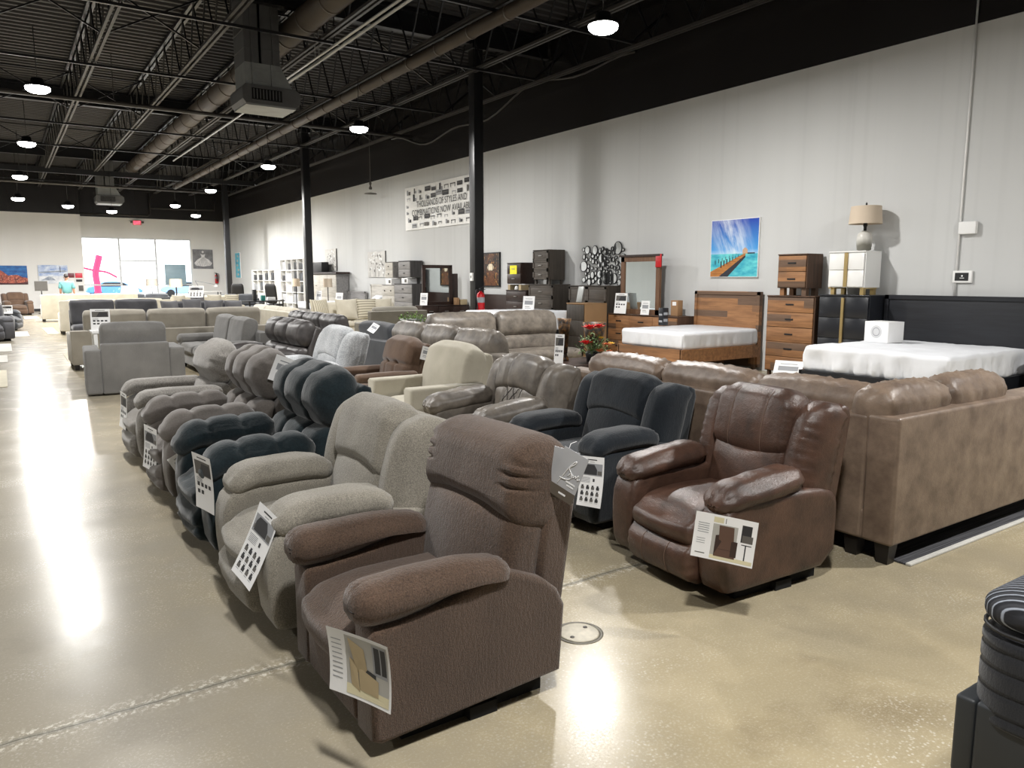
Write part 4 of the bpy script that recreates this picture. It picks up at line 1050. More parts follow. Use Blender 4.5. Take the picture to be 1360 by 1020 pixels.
# bookcases
def bookcase(label, y0, y1, H, ny, nz, seedv, x=11.08):
    r = thing('bookcase', label, 'bookcase', (x, (y0+y1)/2, 0), PI); W = y1-y0; D = .34
    f = G()
    for j in range(ny+1):
        yy = -W/2+W*j/ny; f.add(box(0, D, yy-.02, yy+.02, 0, H), sm=False)
    f.add(box(0, .015, -W/2, W/2, .04, H), sm=False); f.build('carcass', M_lacq, r)
    rr = random.Random(seedv)
    for i in range(nz+1): G().add(box(.0, D-.005, -W/2+.02, W/2-.02, .05+(H-.08)*i/nz-.012, .05+(H-.08)*i/nz+.012), sm=False).build('shelf', M_lacq, r)
    n = 0
    for i in range(nz):
        for j in range(ny):
            if rr.random() < .9:
                w_ = rr.uniform(.4, .8)*W/ny; h_ = rr.uniform(.5, .86)*(H-.1)/nz
                m = rr.choice((M_ink, M_black, M_ink2, M_blackl, M_ink3, M_paper))
                yy = (y0+y1)/2-(-W/2+W*(j+.5)/ny)
                o = G().add(rbox((.1, w_/2, h_/2), .01, (1, 1, 1), 1)).build('storage_box', m)
                o.location = (x-.18, yy, .05+(H-.08)*i/nz+.0125+h_/2)
                lv = ['bottom', 'second', 'third', 'fourth', 'fifth', 'sixth'][i]; ps = ['right', 'second from right', 'third from right', 'left'][-1 if j == ny-1 else j]
                tag(o, 'decor box on the %s shelf, %s bay of the %s' % (lv, ps, label.split(',')[0]), 'box', 'decor on the ' + label.split(',')[0])
    return r
bookcase('tall white bookcase, beside the middle column', 31.9, 35.1, 2.5, 4, 5, 4)
bookcase('low white bookcase, behind the office chair', 36.0, 39.9, 2.05, 4, 4, 9)

# foreground mattress on a charcoal frame, at the right edge
def quilt_mat():
    b = NB('quilted black top'); tc = b.t.nodes.new('ShaderNodeTexCoord'); sp = b.t.nodes.new('ShaderNodeSeparateXYZ'); b.l(tc.outputs['Object'], sp.inputs[0])
    wv = b.math('SINE', b.math('ADD', b.math('MULTIPLY', sp.outputs[0], 230.0), b.math('MULTIPLY', b.math('SINE', b.math('MULTIPLY', sp.outputs[1], 14.0)), 7.0)))
    b.base(b.mix(b.ramp(wv, .72, .92), C(30, 32, 38), C(140, 146, 156))); b.rough(.8); b.bump(wv, .5, .01); return b.m
M_mat = fabric('black mattress border', C(34, 35, 39), C(20, 21, 24), 200, .5, .3)
r = thing('bed', 'charcoal upholstered bed frame with a black mattress, cut by the lower right corner', 'bed', (3.23, .08, 0))
hx, hy = .85, .97
fr = G()
for (a, b_, c, d) in ((-hx, hx, hy-.06, hy), (-hx, -hx+.06, -1.2, hy-.06), (hx-.06, hx, -1.2, hy-.06)):
    fr.add(rbox(((b_-a)/2, (d-c)/2, .13), .012, (1, 1, 1), 2), T((a+b_)/2, (c+d)/2, .205))
fr.build('bed_frame', plain('charcoal vinyl', C(38, 41, 44), .5), r)
for sx in (-1, 1): G().add(box(sx*.76-.05, sx*.76+.05, hy-.17, hy-.07, 0, .075), sm=False).build('foot', M_foot, r)
G().add(box(-.78, .78, -1.2, hy-.07, .2, .26), sm=False).build('slat_deck', M_under, r)
def fm(p, q):
    sd = ss(np.maximum(np.abs(q[:, 0]), np.abs(q[:, 1])), .93, 1); z = p[:, 2]
    for zz in (-.10, -.03, .04, .10): 
        k = gs(z-zz, .007)*sd*.005; p[:, 0] -= np.sign(q[:, 0])*k; p[:, 1] -= np.sign(q[:, 1])*k
    return p
m = G().add(cushion((.86, 1.05, .16), (.13, .13, .035), (.0, .0, 0), (16, 20, 36), fm, 0, k=5), T(0, -.10, .42)).build('mattress', M_mat, r)
G().add(cushion((.855, 1.045, .062), (.11, .11, .055), (0, 0, .02), (40, 40, 2), None, 0, k=5), T(0, -.10, .632)).build('pillow_top', quilt_mat(), m)
for zz, rr_ in ((.578, .008),):
    P = []
    for i in range(41):
        t = i/40*4; a, b_ = [(-1, 1), (1, 1), (1, -1), (-1, -1), (-1, 1)][int(t) if t < 4 else 4], None
    cr = .12; ex, ey = .851, 1.043; pts = []
    for cx_, cy_, a0 in ((ex-cr, ey-cr, 0), (-ex+cr, ey-cr, 90), (-ex+cr, -ey+cr, 180), (ex-cr, -ey+cr, 270)):
        for k in range(7): a = rad(a0+15*k); pts.append((cx_+cr*math.cos(a), cy_-.10+cr*math.sin(a), zz))
    G().add(tube(pts+[pts[0]], rr_*.8, 8, False)).build('piping', M_black, m)
# ------------------------------------------------------------------ pictures on the walls
def nmat(name, c1, c2, scale=(1, 1, 1), ns=4, lo=.35, hi=.65, c3=None):
    b = NB(name); f = b.noise(b.co(scale), ns, 5, .6); c = b.mix(b.ramp(f, lo, hi), c1, c2)
    if c3: c = b.mix(b.ramp(b.noise(b.co(scale), ns*2.3, 4), .55, .68), c, c3)
    b.base(c); b.rough(.5); return b.m
def picture(label, loc, rz, w, h, mats, fn, frame=None, name='wall_picture'):
    g = G().add(box(-w/2, w/2, 0, .035, -h/2, h/2), sm=False); fn(g)
    o = g.build(name, mats); o.location = loc; o.rotation_euler = (0, 0, rz)
    if frame: 
        f = G()
        for q in ((-w/2-.03, w/2+.03, h/2, h/2+.03), (-w/2-.03, w/2+.03, -h/2-.03, -h/2), (-w/2-.03, -w/2, -h/2, h/2), (w/2, w/2+.03, -h/2, h/2)): f.add(box(q[0], q[1], -.02, .035, q[2], q[3]), sm=False)
        f.build('frame', frame, o)
    return tag(o, label, 'picture')
RW = -PI/2
def sky_photo():
    b = NB('photo of blue sky'); tc = b.t.nodes.new('ShaderNodeTexCoord'); sp = b.t.nodes.new('ShaderNodeSeparateXYZ'); b.l(tc.outputs['Object'], sp.inputs[0])
    c = b.mix(b.ramp(sp.outputs[2], -.1, .5), C(70, 160, 225), C(10, 60, 170))
    ang = b.math('ADD', b.math('MULTIPLY', sp.outputs[0], 2.2), b.math('MULTIPLY', sp.outputs[2], .9)); cb = b.t.nodes.new('ShaderNodeCombineXYZ'); b.l(ang, cb.inputs[0]); b.l(b.math('MULTIPLY', sp.outputs[2], .6), cb.inputs[2])
    n = b.noise(cb.outputs[0], 3.2, 5, .6); m = b.math('MULTIPLY', b.ramp(n, .38, .66), b.ramp(b.math('ABSOLUTE', b.math('ADD', sp.outputs[0], b.math('MULTIPLY', sp.outputs[2], .35))), .5, .0))
    c = b.mix(m, c, C(235, 242, 246)); c = b.mix(b.ramp(sp.outputs[2], -.02, -.12, 0, .6), c, C(200, 228, 240)); b.base(c); b.rough(.4); return b.m
def pier(g):
    w, h = 1.06, 1.02
    g.add(quad(-w/2, w/2, -.10, h/2, .002), mi=1, sm=False).add(quad(-w/2, w/2, -h/2, -.10, .002), mi=2, sm=False)
    g.add(poly([(-.53, -.42), (.23, -.10), (.27, -.10), (.26, -.13), (-.30, -.51), (-.53, -.51)], .004), mi=3, sm=False)
    g.add(poly([(.26, -.13), (.27, -.16), (-.12, -.51), (-.33, -.51)], .005), mi=5, sm=False)
    g.add(poly([(.20, -.10), (.31, -.10), (.31, -.03), (.255, .01), (.20, -.03)], .006), mi=4, sm=False).add(quad(.31, .47, -.105, -.085, .006), mi=5, sm=False)
    for i in range(7):
        t = i/7; x = -.28+.46*t; z = -.32+.20*t; s = 1-.75*t
        g.add(quad(x-.014*s, x+.014*s, z-.03*s, z+.09*s, .007), mi=5, sm=False).add(quad(x-.14*s-.008*s, x-.14*s+.008*s, z+.03, z+.03+.08*s, .006), mi=5, sm=False)
        g.add(quad(x+.1*s, x+.1*s+.02*s, max(-.5, z-.24*s), max(-.49, z-.1*s), .006), mi=5, sm=False)
picture('bright blue picture of a wooden pier over turquoise water on the right wall', (11.08, 9.25, 2.165), RW, 1.08, 1.04, [M_paper, sky_photo(), nmat('turquoise water photo', C(20, 150, 180), C(110, 215, 215), (1, 1, 2.5), 3), nmat('photo of pier planks', C(196, 132, 62), C(150, 92, 44), (1, 1, 9), 4), plain('photo tan', C(196, 160, 130), .5), plain('photo dark', C(40, 42, 50), .5)], pier)
def autumn(g):
    w, h = .9, .86
    g.add(quad(-w/2, w/2, -h/2, h/2, .002), mi=1, sm=False)
    g.add(poly([(-.06, -.02), (.06, -.02), (.3, -.43), (-.3, -.43)], .003), mi=2, sm=False).add(disc(0, .06, .16, .1, .003), mi=3, sm=False)
    for i in range(5):
        x = .12+.075*i; k = .2+.14*i
        for s in (-1, 1): g.add(quad(s*x-.012-.004*i, s*x+.012+.004*i, -.10*k-.02, .43, .004), mi=0, sm=False)
A_MATS = [plain('photo black brown', C(26, 20, 18), .5), nmat('autumn leaves photo', C(30, 24, 20), C(120, 66, 26), (1, 1, 1), 6, .4, .66, C(188, 140, 70)), nmat('leafy path photo', C(120, 74, 40), C(70, 40, 24), (1, 1, 1), 12), nmat('misty glow photo', C(240, 228, 200), C(200, 180, 150), (1, 1, 1), 6)]
picture('dark autumn tree avenue picture in a black frame right of the nearest column', (11.08, 17.5, 1.86), RW, .86, .86, A_MATS, autumn, M_black)
def blossom(seed_, w, h):
    def f(g):
        g.add(quad(-w/2, w/2, -h/2, h/2, .002), mi=1, sm=False); rr = random.Random(seed_)
        for i in range(9):
            x = rr.uniform(-w*.42, w*.42); V = [(x, -h/2+.02), (x+.02, -h/2+.02), (x+rr.uniform(-.1, .12), h*rr.uniform(.1, .42))]
            g.add(poly(V, .003), mi=2, sm=False)
        for i in range(46): g.add(disc(rr.uniform(-w*.42, w*.42), rr.uniform(-h*.35, h*.42), rr.uniform(.02, .05), None, .004, 8), mi=rr.choice((3, 3, 2)), sm=False)
    return f
B_MATS = [M_ink, nmat('pale silver paint', C(205, 203, 198), C(176, 174, 170), (1, 1, 1), 3), M_ink3, M_white]
picture('pale silver blossom picture above the whitewash bed', (11.08, 25.05, 2.12), RW, 1.5, .9, B_MATS, blossom(2, 1.5, .9))
picture('pale silver blossom picture above the greywash media unit', (11.08, 29.5, 2.36), RW, 1.2, .86, B_MATS, blossom(6, 1.2, .86))
def teal(g):
    g.add(quad(-.5, .5, -.68, .68, .002), mi=1, sm=False)
    for i in range(5): g.add(disc(.1*math.sin(i*2), -.5+.25*i, .2, .07, .003), mi=2, sm=False)
picture('tall narrow teal abstract picture by the farthest column', (11.08, 43.9, 2.35), RW, 1.04, 1.4, [M_paper, nmat('teal paint', C(20, 120, 160), C(90, 200, 215), (1, 1, 1), 3), nmat('tan swirl', C(200, 180, 150), C(120, 170, 180), (1, 1, 1), 5)], teal)
def redrock(g):
    w, h = 2.0, .92
    g.add(quad(-w/2, w/2, -h/2, h/2, .002), mi=1, sm=False)
    g.add(poly([(-1, -.46), (1, -.46), (1, -.14), (.8, -.1), (.55, .02), (.2, -.02), (.0, .16), (-.2, .3), (-.45, .18), (-.7, .22), (-1, .06)], .003), mi=2, sm=False)
    g.add(poly([(-1, -.46), (1, -.46), (1, -.34), (.4, -.4), (-.3, -.36), (-1, -.3)], .004), mi=3, sm=False)
picture('wide picture of red rocks under a deep blue sky on the far wall', (.14, 44.77, 1.79), 0, 2.0, .92, [M_ink, nmat('deep blue photo', C(16, 70, 140), C(40, 120, 190), (1, 1, 3), 3), nmat('red rock photo', C(190, 96, 76), C(96, 40, 40), (1, 1, 1), 7, .4, .62, C(232, 160, 130)), plain('photo dark red', C(70, 28, 34), .5)], redrock)
def snow(g):
    w, h = 1.28, .92
    g.add(quad(-w/2, w/2, -h/2, h/2, .002), mi=1, sm=False).add(quad(-w/2, w/2, -h/2, -.08, .003), mi=2, sm=False)
    g.add(poly([(-.6, .12), (.5, .2), (.62, .14), (-.6, .06)], .004), mi=3, sm=False)
    g.add(poly([(-.55, -.3), (-.2, -.1), (-.05, -.16), (.1, -.3)], .004), mi=3, sm=False)
    g.add(quad(.3, .33, .1, .4, .005), mi=0, sm=False)
picture('pale blue snowy picture on the far wall behind the person', (2.24, 44.77, 1.83), 0, 1.28, .92, [M_ink, nmat('pale blue photo', C(120, 150, 205), C(225, 232, 242), (1, 1, 2), 3), nmat('snow photo', C(236, 238, 242), C(200, 206, 216), (1, 1, 1), 4), nmat('slate photo', C(120, 130, 150), C(170, 178, 190), (1, 1, 1), 5)], snow)
def gown(g):
    g.add(quad(-.54, .54, -.54, .54, .002), mi=1, sm=False)
    g.add(poly([(-.08, .1), (.08, .1), (.3, -.02), (.48, -.22), (.4, -.36), (0, -.42), (-.4, -.36), (-.48, -.22), (-.3, -.02)], .003), mi=2, sm=False)
    g.add(poly([(-.08, .1), (.08, .1), (.13, .3), (.05, .26), (-.05, .26), (-.13, .3)], .004), mi=2, sm=False)
    for i in range(8): g.add(poly([(-.06+i*.017, .08), (-.05+i*.017, .08), (-.36+i*.105, -.36), (-.38+i*.105, -.36)], .005), mi=1, sm=False)
    g.add(disc(0, .40, .06, .07, .004), mi=2, sm=False)
picture('square grey picture of a white ballgown right of the storefront', (9.69, 45.96, 2.72), 0, 1.08, 1.08, [M_ink, nmat('grey canvas', C(110, 110, 114), C(140, 140, 144), (1, 1, 1), 5), nmat('white gown paint', C(238, 236, 236), C(205, 203, 206), (1, 1, 1), 9)], gown)

# lettering helper
def text_mesh(s, w=None, h=None):
    cu = bpy.data.curves.new('lettering', 'FONT'); cu.body = s; cu.size = 1; cu.align_x = 'CENTER'
    o = bpy.data.objects.new('lettering', cu); COL.objects.link(o)
    dg = bpy.context.evaluated_depsgraph_get(); me = bpy.data.meshes.new_from_object(o.evaluated_get(dg))
    V = np.array([v.co[:] for v in me.vertices]); F = [tuple(p.vertices) for p in me.polygons]
    bpy.data.objects.remove(o); bpy.data.curves.remove(cu)
    lo = V.min(0); hi = V.max(0); c = (lo+hi)/2; sx = w/(hi[0]-lo[0]) if w else 1; sy = h/(hi[1]-lo[1]) if h else sx
    return np.stack([(V[:, 0]-c[0])*sx, np.zeros(len(V)), (V[:, 1]-c[1])*sy], 1), F
# banner
bw, bh = 4.75, 1.34
def vsheet(w, h, fn, nx=24, nz=8):
    V = []; F = []
    for j in range(nz+1):
        for i in range(nx+1):
            u = -w/2+w*i/nx; v = -h/2+h*j/nz; V.append((u, fn(u, v), v))
    for j in range(nz):
        for i in range(nx): a = j*(nx+1)+i; F.append((a, a+1, a+nx+2, a+nx+1))
    return np.array(V), F
wob = lambda u, v: -.012-.01*math.sin(u*2.3)-.012*math.exp(-((u+.35+.35*v)/.08)**2)
g = G().add(vsheet(bw, bh, wob, 60, 8)); g.add(vsheet(bw, bh, lambda u, v: wob(u, v)+.004, 60, 8))
rr = random.Random(11)
def furn(g, u, v, s, mi):
    k = rr.randint(0, 3)
    d = .028
    if k == 0: g.add(quad(u-s, u+s, v-.3*s, v, d), mi=mi, sm=False).add(quad(u-s, u+s, v, v+.5*s, d), mi=4-mi if 0 else mi, sm=False).add(poly([(u-.9*s, v+.02), (u+.9*s, v+.02), (u+.7*s, v+.25*s), (u-.7*s, v+.25*s)], d+.001), mi=3, sm=False)
    elif k == 1: g.add(quad(u-.3*s, u+.3*s, v-.4*s, v+.7*s, d), mi=mi, sm=False).add(quad(u+.4*s, u+.9*s, v-.4*s, v+.1*s, d), mi=2, sm=False)
    elif k == 2: g.add(quad(u-.8*s, u+.8*s, v+.05*s, v+.2*s, d), mi=mi, sm=False).add(quad(u-.7*s, u-.55*s, v-.4*s, v+.05*s, d), mi=mi, sm=False).add(quad(u+.55*s, u+.7*s, v-.4*s, v+.05*s, d), mi=mi, sm=False)
    else: g.add(quad(u-.6*s, u-.1*s, v-.4*s, v+.4*s, d), mi=2, sm=False).add(quad(u, u+.7*s, v-.4*s, v+.15*s, d), mi=mi, sm=False)
for row, zz in ((0, .50), (1, .30), (2, -.34), (3, -.54)):
    for i in range(11):
        if row == 3 and i in (0,): continue
        furn(g, -2.1+.41*i+rr.uniform(-.06, .06), zz+rr.uniform(-.03, .03), rr.uniform(.13, .2), rr.choice((1, 1, 2, 3)))
for s_ in (-1, 1):
    for zz in (.07, -.13): furn(g, s_*2.2, zz, .12, 2)
for uu in (-1.55, -.3, 1.0): g.add(quad(uu, uu+.006, -bh/2, bh/2, .03), mi=4, sm=False)
o = g.build('wall_banner', [plain('white vinyl', C(232, 231, 227), .35, 0, .02), M_ink, M_ink2, M_ink3, plain('vinyl fold', C(205, 204, 200), .4)])
l_ = G().add(text_mesh('THOUSANDS OF STYLES AND', 3.1, .19), T(0, -.032, .10), sm=False).add(text_mesh('COMBINATIONS NOW AVAILABLE', 3.75, .19), T(0, -.032, -.155), sm=False)
l_.build('lettering', M_ink, o)
o.location = (11.10, 20.28, 3.83); o.rotation_euler = (0, 0, RW)
tag(o, 'white printed banner high on the right wall with furniture pictures and dark lettering', 'banner')

# ------------------------------------------------------------------ placards
def placard(kind, label, c, e, w, h, group=None, bend=.012, name='placard', cat='sign', landscape=None):
    fn = lambda u, v: -bend*(v/h*2)**2*h*2-bend*(u/w*2)**2*w
    def wr(VF):
        V, F = VF; V = np.array(V, float); V[:, 1] += np.array([fn(a, b) for a, b in zip(V[:, 0], V[:, 2])]); return V, F
    def dq(u0, u1, v0, v1, d):
        nx, nz = 5, 5; V = []; F = []
        for j in range(nz+1):
            for i in range(nx+1): V.append((u0+(u1-u0)*i/nx, -d, v0+(v1-v0)*j/nz))
        for j in range(nz):
            for i in range(nx): a = j*(nx+1)+i; F.append((a, a+1, a+nx+2, a+nx+1))
        return wr((V, F))
    g = G().add(vsheet(w, h, fn, 8, 8)).add(vsheet(w, h, lambda u, v: fn(u, v)+.0012, 8, 8))
    d = .0008; U = lambda t: -w/2+w*t; Vv = lambda t: -h/2+h*t
    def q(u0, u1, v0, v1, mi, dd=d): g.add(dq(U(u0), U(u1), Vv(v0), Vv(v1), dd), mi=mi)
    def pl(pts, mi, dd): g.add(wr(poly([(U(a), Vv(b)) for a, b in pts], dd)), mi=mi, sm=False)
    if kind == 'lifestyle':
        q(.28, .97, .05, .95, 5); q(.28, .97, .05, .2, 6, .0011); q(.72, .95, .45, .93, 2, .0012)
        q(.75, .84, .5, .9, 1, .0014); q(.86, .94, .5, .9, 1, .0014)
        pl([(.33, .92), (.58, .80), (.62, .45), (.45, .40)], 4, .0014); pl([(.33, .60), (.45, .55), (.50, .12), (.36, .2)], 4, .0016)
        pl([(.47, .5), (.80, .38), (.80, .14), (.50, .16)], 4, .0018); pl([(.50, .33), (.79, .27), (.79, .26), (.50, .32)], 1, .002)
        pl([(.62, .50), (.76, .46), (.76, .38), (.58, .44)], 1, .002)
        for i in range(9): q(.05, .21, .82-.075*i, .835-.075*i, 2)
    elif kind == 'lifestyle2':
        q(.30, .98, .04, .80, 5); q(.3, .98, .04, .12, 6, .0011); q(.3, .46, .83, .95, 6); q(.49, .5, .83, .95, 1)
        q(.70, .98, .12, .96, 0, .0012)
        pl([(.40, .78), (.64, .78), (.66, .45), (.42, .42)], 7, .0014); q(.36, .70, .10, .46, 7, .0015); pl([(.36, .55), (.44, .58), (.46, .42), (.36, .12)], 8, .0016); q(.62, .72, .14, .48, 8, .0016); q(.42, .64, .26, .27, 8, .0018)
        q(.76, .92, .50, .88, 1, .0014); q(.78, .95, .50, .66, 3, .0016); q(.84, .86, .12, .46, 1, .0015); q(.78, .94, .44, .46, 1, .0015)
        for i in range(5): q(.06, .24, .76-.05*i, .775-.05*i, 2)
        for i in range(3): q(.06, .2, .42-.05*i, .432-.05*i, 2)
        q(.06, .22, .10, .12, 3)
    elif kind == 'spec':
        q(.30, .70, .925, .945, 1); q(.4, .6, .885, .895, 2)
        q(.06, .94, .62, .86, 2); pl([(.14, .64), (.14, .76), (.24, .84), (.6, .84), (.72, .74), (.72, .64)], 1, .0011); q(.74, .92, .64, .72, 3, .0011); q(.1, .4, .66, .72, 3, .0013)
        for i in range(6): q(.08, .45, .575-.02*i, .583-.02*i, 2)
        q(.56, .64, .50, .56, 1)
        for rw in range(3):
            for cl in range(4):
                x = .10+.21*cl; y = .10+.12*rw
                q(x, x+.13, y, y+.055, 1 if (rw+cl) % 2 else 3); q(x+.02, x+.1, y+.055, y+.085, 1, .0012); q(x, x+.12, y-.022, y-.014, 2)
    elif kind == 'spec2':
        q(.25, .75, .925, .945, 1); q(.08, .92, .62, .88, 3); pl([(.3, .64), (.45, .84), (.85, .84), (.9, .64)], 1, .0012)
        for i in range(5): q(.1, .4, .56-.02*i, .568-.02*i, 2)
        for rw in range(2):
            for cl in range(4 if rw else 2): x = .12+.2*cl; y = .28+.13*rw; q(x, x+.13, y, y+.07, 1)
    else:
        q(.2, .8, .8, .84, 2); q(.15, .85, .45, .7, 2); q(.2, .6, .3, .33, 3); q(.2, .7, .2, .23, 2)
    o = g.build(name, [M_paper, M_ink, M_ink2, M_ink3, M_tan, plain('photo grey wall', C(176, 174, 168), .6), plain('photo floor', C(214, 206, 172), .6), plain('photo brown', C(92, 68, 56), .6), plain('photo dark brown', C(56, 40, 34), .6)])
    o.location = c; o.rotation_mode = 'ZXY' if 0 else 'XYZ'
    o.matrix_world = T(*c)@RZ(rad(e[0]))@RX(rad(e[1]))@RY(rad(e[2]))
    return tag(o, label, cat, group)
placard('lifestyle', 'printed card with a beige recliner photo hanging on the nearest brown recliner', (.850, 2.120, .404), (-70, 0, -2), .28, .216, bend=.02)
placard('spec', 'tall white spec card leaning on the front of the taupe recliner', (.865, 3.34, .43), (-80, -22, 10), .216, .34)
placard('spec2', 'tall white spec card hanging from the near arm of the navy plush recliner', (.87, 4.41, .475), (-76, 3, 3), .216, .33)
placard('spec', 'tall white spec card hanging from the near arm of the grey microsuede recliner', (.84, 6.1, .36), (-75, -3, 5), .216, .33)
placard('spec2', 'tall white spec card hanging on the grey tweed recliner at the row end', (.85, 7.65, .42), (-83, -4, 4), .216, .33)
placard('spec', 'white spec card hanging on the slate navy velvet recliner', (2.95, 3.50, .37), (-88, -12, -7), .216, .31)
placard('lifestyle2', 'wide card with a brown recliner photo hanging on the brown leather recliner', (2.69, 2.235, .425), (-55, -4, 5.5), .28, .216)
placard('plain', 'white card hanging on the side of the grey microsuede recliner back', (1.73, 5.63, .93), (-20, 0, 22), .2, .2)
placard('plain', 'pale grey card hanging on the side of the mocha brown recliner back', (3.84, 7.395, .80), (-2, 0, 16), .13, .15)
placard('plain', 'small pale tag lying on the top corner of the light silver recliner', (3.80, 8.72, 1.01), (-70, -40, 18), .15, .13)
placard('plain', 'plain white card sticking out between the navy plush and grey microsuede recliners', (.97, 5.52, .36), (-35, 0, -32), .2, .15)
# hang tag on the nearest recliner
r = thing('hang_tag', 'grey hang tags with white script on the headrest of the nearest brown recliner', 'tag', (1.715, 2.17, .885))
r.rotation_euler = (0, 0, rad(-68))
M_tag = plain('silver grey tag', C(172, 173, 176), .4); M_tag2 = plain('taupe tag band', C(92, 84, 74), .5)
def tagsheet(nm, dx, dy, a, par):
    g = G().add(box(-.055, .055, -.001, .001, -.10, .10), sm=False).add(box(-.055, .055, -.0016, .0016, -.10, -.055), mi=1, sm=False).add(box(-.012, .02, -.0022, -.0016, -.082, -.075), mi=2, sm=False)
    o = g.build(nm, [M_tag, M_tag2, M_paper], par); o.location = (dx, dy, 0); o.rotation_euler = (0, rad(a), 0); return o
t1 = tagsheet('tag_card', 0, 0, 22, r); t2 = tagsheet('tag_card', -.022, .006, 8, r)
P = [(-.03, .0, -.045), (-.012, .0, .02), (.004, 0, .06), (.016, 0, .072), (.012, 0, .055), (-.006, 0, .035), (-.002, 0, .025), (.02, 0, .01), (.012, 0, -.01), (-.012, 0, -.02), (-.03, 0, -.02)]
def smoothp(P, n=3):
    for _ in range(n):
        Q = [P[0]]
        for a, b in zip(P, P[1:]): Q += [tuple(x*.75+y*.25 for x, y in zip(a, b)), tuple(x*.25+y*.75 for x, y in zip(a, b))]
        P = Q+[P[-1]]
    return P
sc = G().add(tube(smoothp([(x, -.002, z) for x, _, z in P]), .0016, 5))
sc.add(tube(smoothp([(.0, -.002, 0), (.01, -.002, .02), (.012, -.002, .0), (.02, -.002, .018), (.022, -.002, 0), (.03, -.002, .02), (.032, -.002, .002), (.042, -.002, .03), (.04, -.002, .0), (.05, -.002, .012)]), .0014, 5)).add(box(.0, .042, -.0022, -.0014, -.026, -.02), sm=False).add(box(.008, .04, -.0022, -.0014, -.038, -.033), sm=False)
sc.build('script', M_paper, t1)
G().add(tube([(-.005, .0, .085), (.0, .02, .12), (.01, .045, .125)], .0012, 5)).build('tag_string', M_paper, r)
# small stand-up cards
def card(label, x, y, z, w, h, rz=-70, kind='plain', lean=8, grp=None):
    placard(kind, label, (x, y, z+h/2+.004), (rz, -lean, 0), w, h, grp, .004, 'table_card')
card('white and black card standing on the low console table behind the oversized armchair', 1.24, 13.27, .82, .27, .33, -12, 'spec2', 6)
card('large white card with a furniture picture standing on the rustic dresser', 10.60, 11.72, .90, .30, .42, -78, 'spec2')
card('small white card with orange corner standing on the rustic dresser by the mirror glass', 10.60, 11.0, .90, .2, .28, -78, 'plain')
card('white triangular price card standing on the black nightstand at the right edge', 10.82, 4.02, .66, .28, .36, -75, 'plain')
card('white card standing on the floor before the tall rustic chest', 10.4, 7.5, .0, .45, .32, -70, 'plain', 30)
card('clear acrylic card holder standing on the high white mattress', 9.35, 13.25, .915, .3, .33, -70, 'plain')
card('white card standing on the coffee table beside the dark vases', 5.98, 7.78, .50, .13, .40, -60, 'spec2')
card('white box-like card standing on the greywash bed', 9.5, 26.6, .79, .3, .4, -70, 'plain')
card('white card standing on the whitewash bed in front of the chest', 9.3, 24.1, .79, .34, .36, -70, 'plain')
card('white card standing at the left end of the long espresso dresser', 9.70, 18.78, .881, .24, .34, -60, 'plain')
card('printed card standing on the pile of pillows in the distance', 5.6, 27.9, .96, .5, .42, -30, 'spec', 20)
for x_, y_, h_, l_ in ((5.6, 27.9, .96, 'thin black pedestal under the printed card before the heaped ivory sofa'), (.1, 26.0, .62, 'thin black pedestal under the price card beside the slate grey recliner')):
    r = thing('card_pedestal', l_, 'stand', (x_, y_, 0)); G().add(lathe([(.13, 0), (.13, .015), (.015, .02), (.015, h_-.02)], 12)).build('post', M_black, r); G().add(box(-.14, .14, -.06, .06, h_-.02, h_), sm=False).build('plate', M_black, r)
card('white price card standing beside the slate grey recliner at left', .1, 26.0, .62, .26, .24, -10, 'spec2', 4)
# toaster-like white carton on the black bed
r = thing('appliance_carton', 'white carton with a round grey print on the black bed mattress', 'box', (10.25, 5.86, .735), rad(-8))
G().add(rbox((.16, .19, .145), .004, (1, 1, 1), 1), T(0, 0, .146)).build('carton_body', M_paper, r)
G().add(lathe([(.001, 0), (.09, 0)], 24, False), T(-.161, 0, .15)@RY(-PI/2), sm=False).add(lathe([(.05, .001), (.06, .001)], 24, False), T(-.161, 0, .15)@RY(-PI/2), mi=1, sm=False).build('carton_print', [plain('light grey print', C(205, 206, 208), .6), M_ink2], r)

# ------------------------------------------------------------------ wall fittings
o = G().add(tube([(WX-.02, 5.36, 1.3), (WX-.02, 5.36, 5.6)], .014, 8)).build('wall_conduit', M_white); tag(o, 'thin white conduit running up the right wall above the black headboard', 'conduit')
o = G().add(rbox((.035, .115, .085), .012, (1, 1, 1), 2)).build('wireless_router', M_white); o.location = (WX-.045, 5.24, 2.31); tag(o, 'white wireless box on the right wall beside the conduit', 'router')
o = G().add(rbox((.018, .13, .085), .012, (1, 1, 1), 2)).build('alarm_keypad', M_white); G().add(box(-.021, -.018, -.085, .095, -.055, .055), sm=False).build('screen', M_black, o)
G().add(disc(0, .012, .012, None, .0), T(-.0215, 0, 0)@RZ(-PI/2), sm=False).add(quad(-.03, .03, -.022, -.014), T(-.0215, 0, 0)@RZ(-PI/2), sm=False).build('icon', M_paper, o)
o.location = (WX-.022, 5.27, 1.645); tag(o, 'white alarm keypad with dark screen low on the right wall', 'keypad')
o = G().add(box(-.02, .02, -.05, .05, -.09, .09), sm=False).build('wall_switch', M_white); o.location = (9.0-.045, 14.96, 1.62); G().add(box(-.022, -.02, -.015, .015, -.03, .03), sm=False).build('rocker', M_ink, o); o.rotation_euler = (0, 0, 0); tag(o, 'white switch box on the nearest black column', 'switch'); o.location = (9.1-.14, 14.96, 1.66)
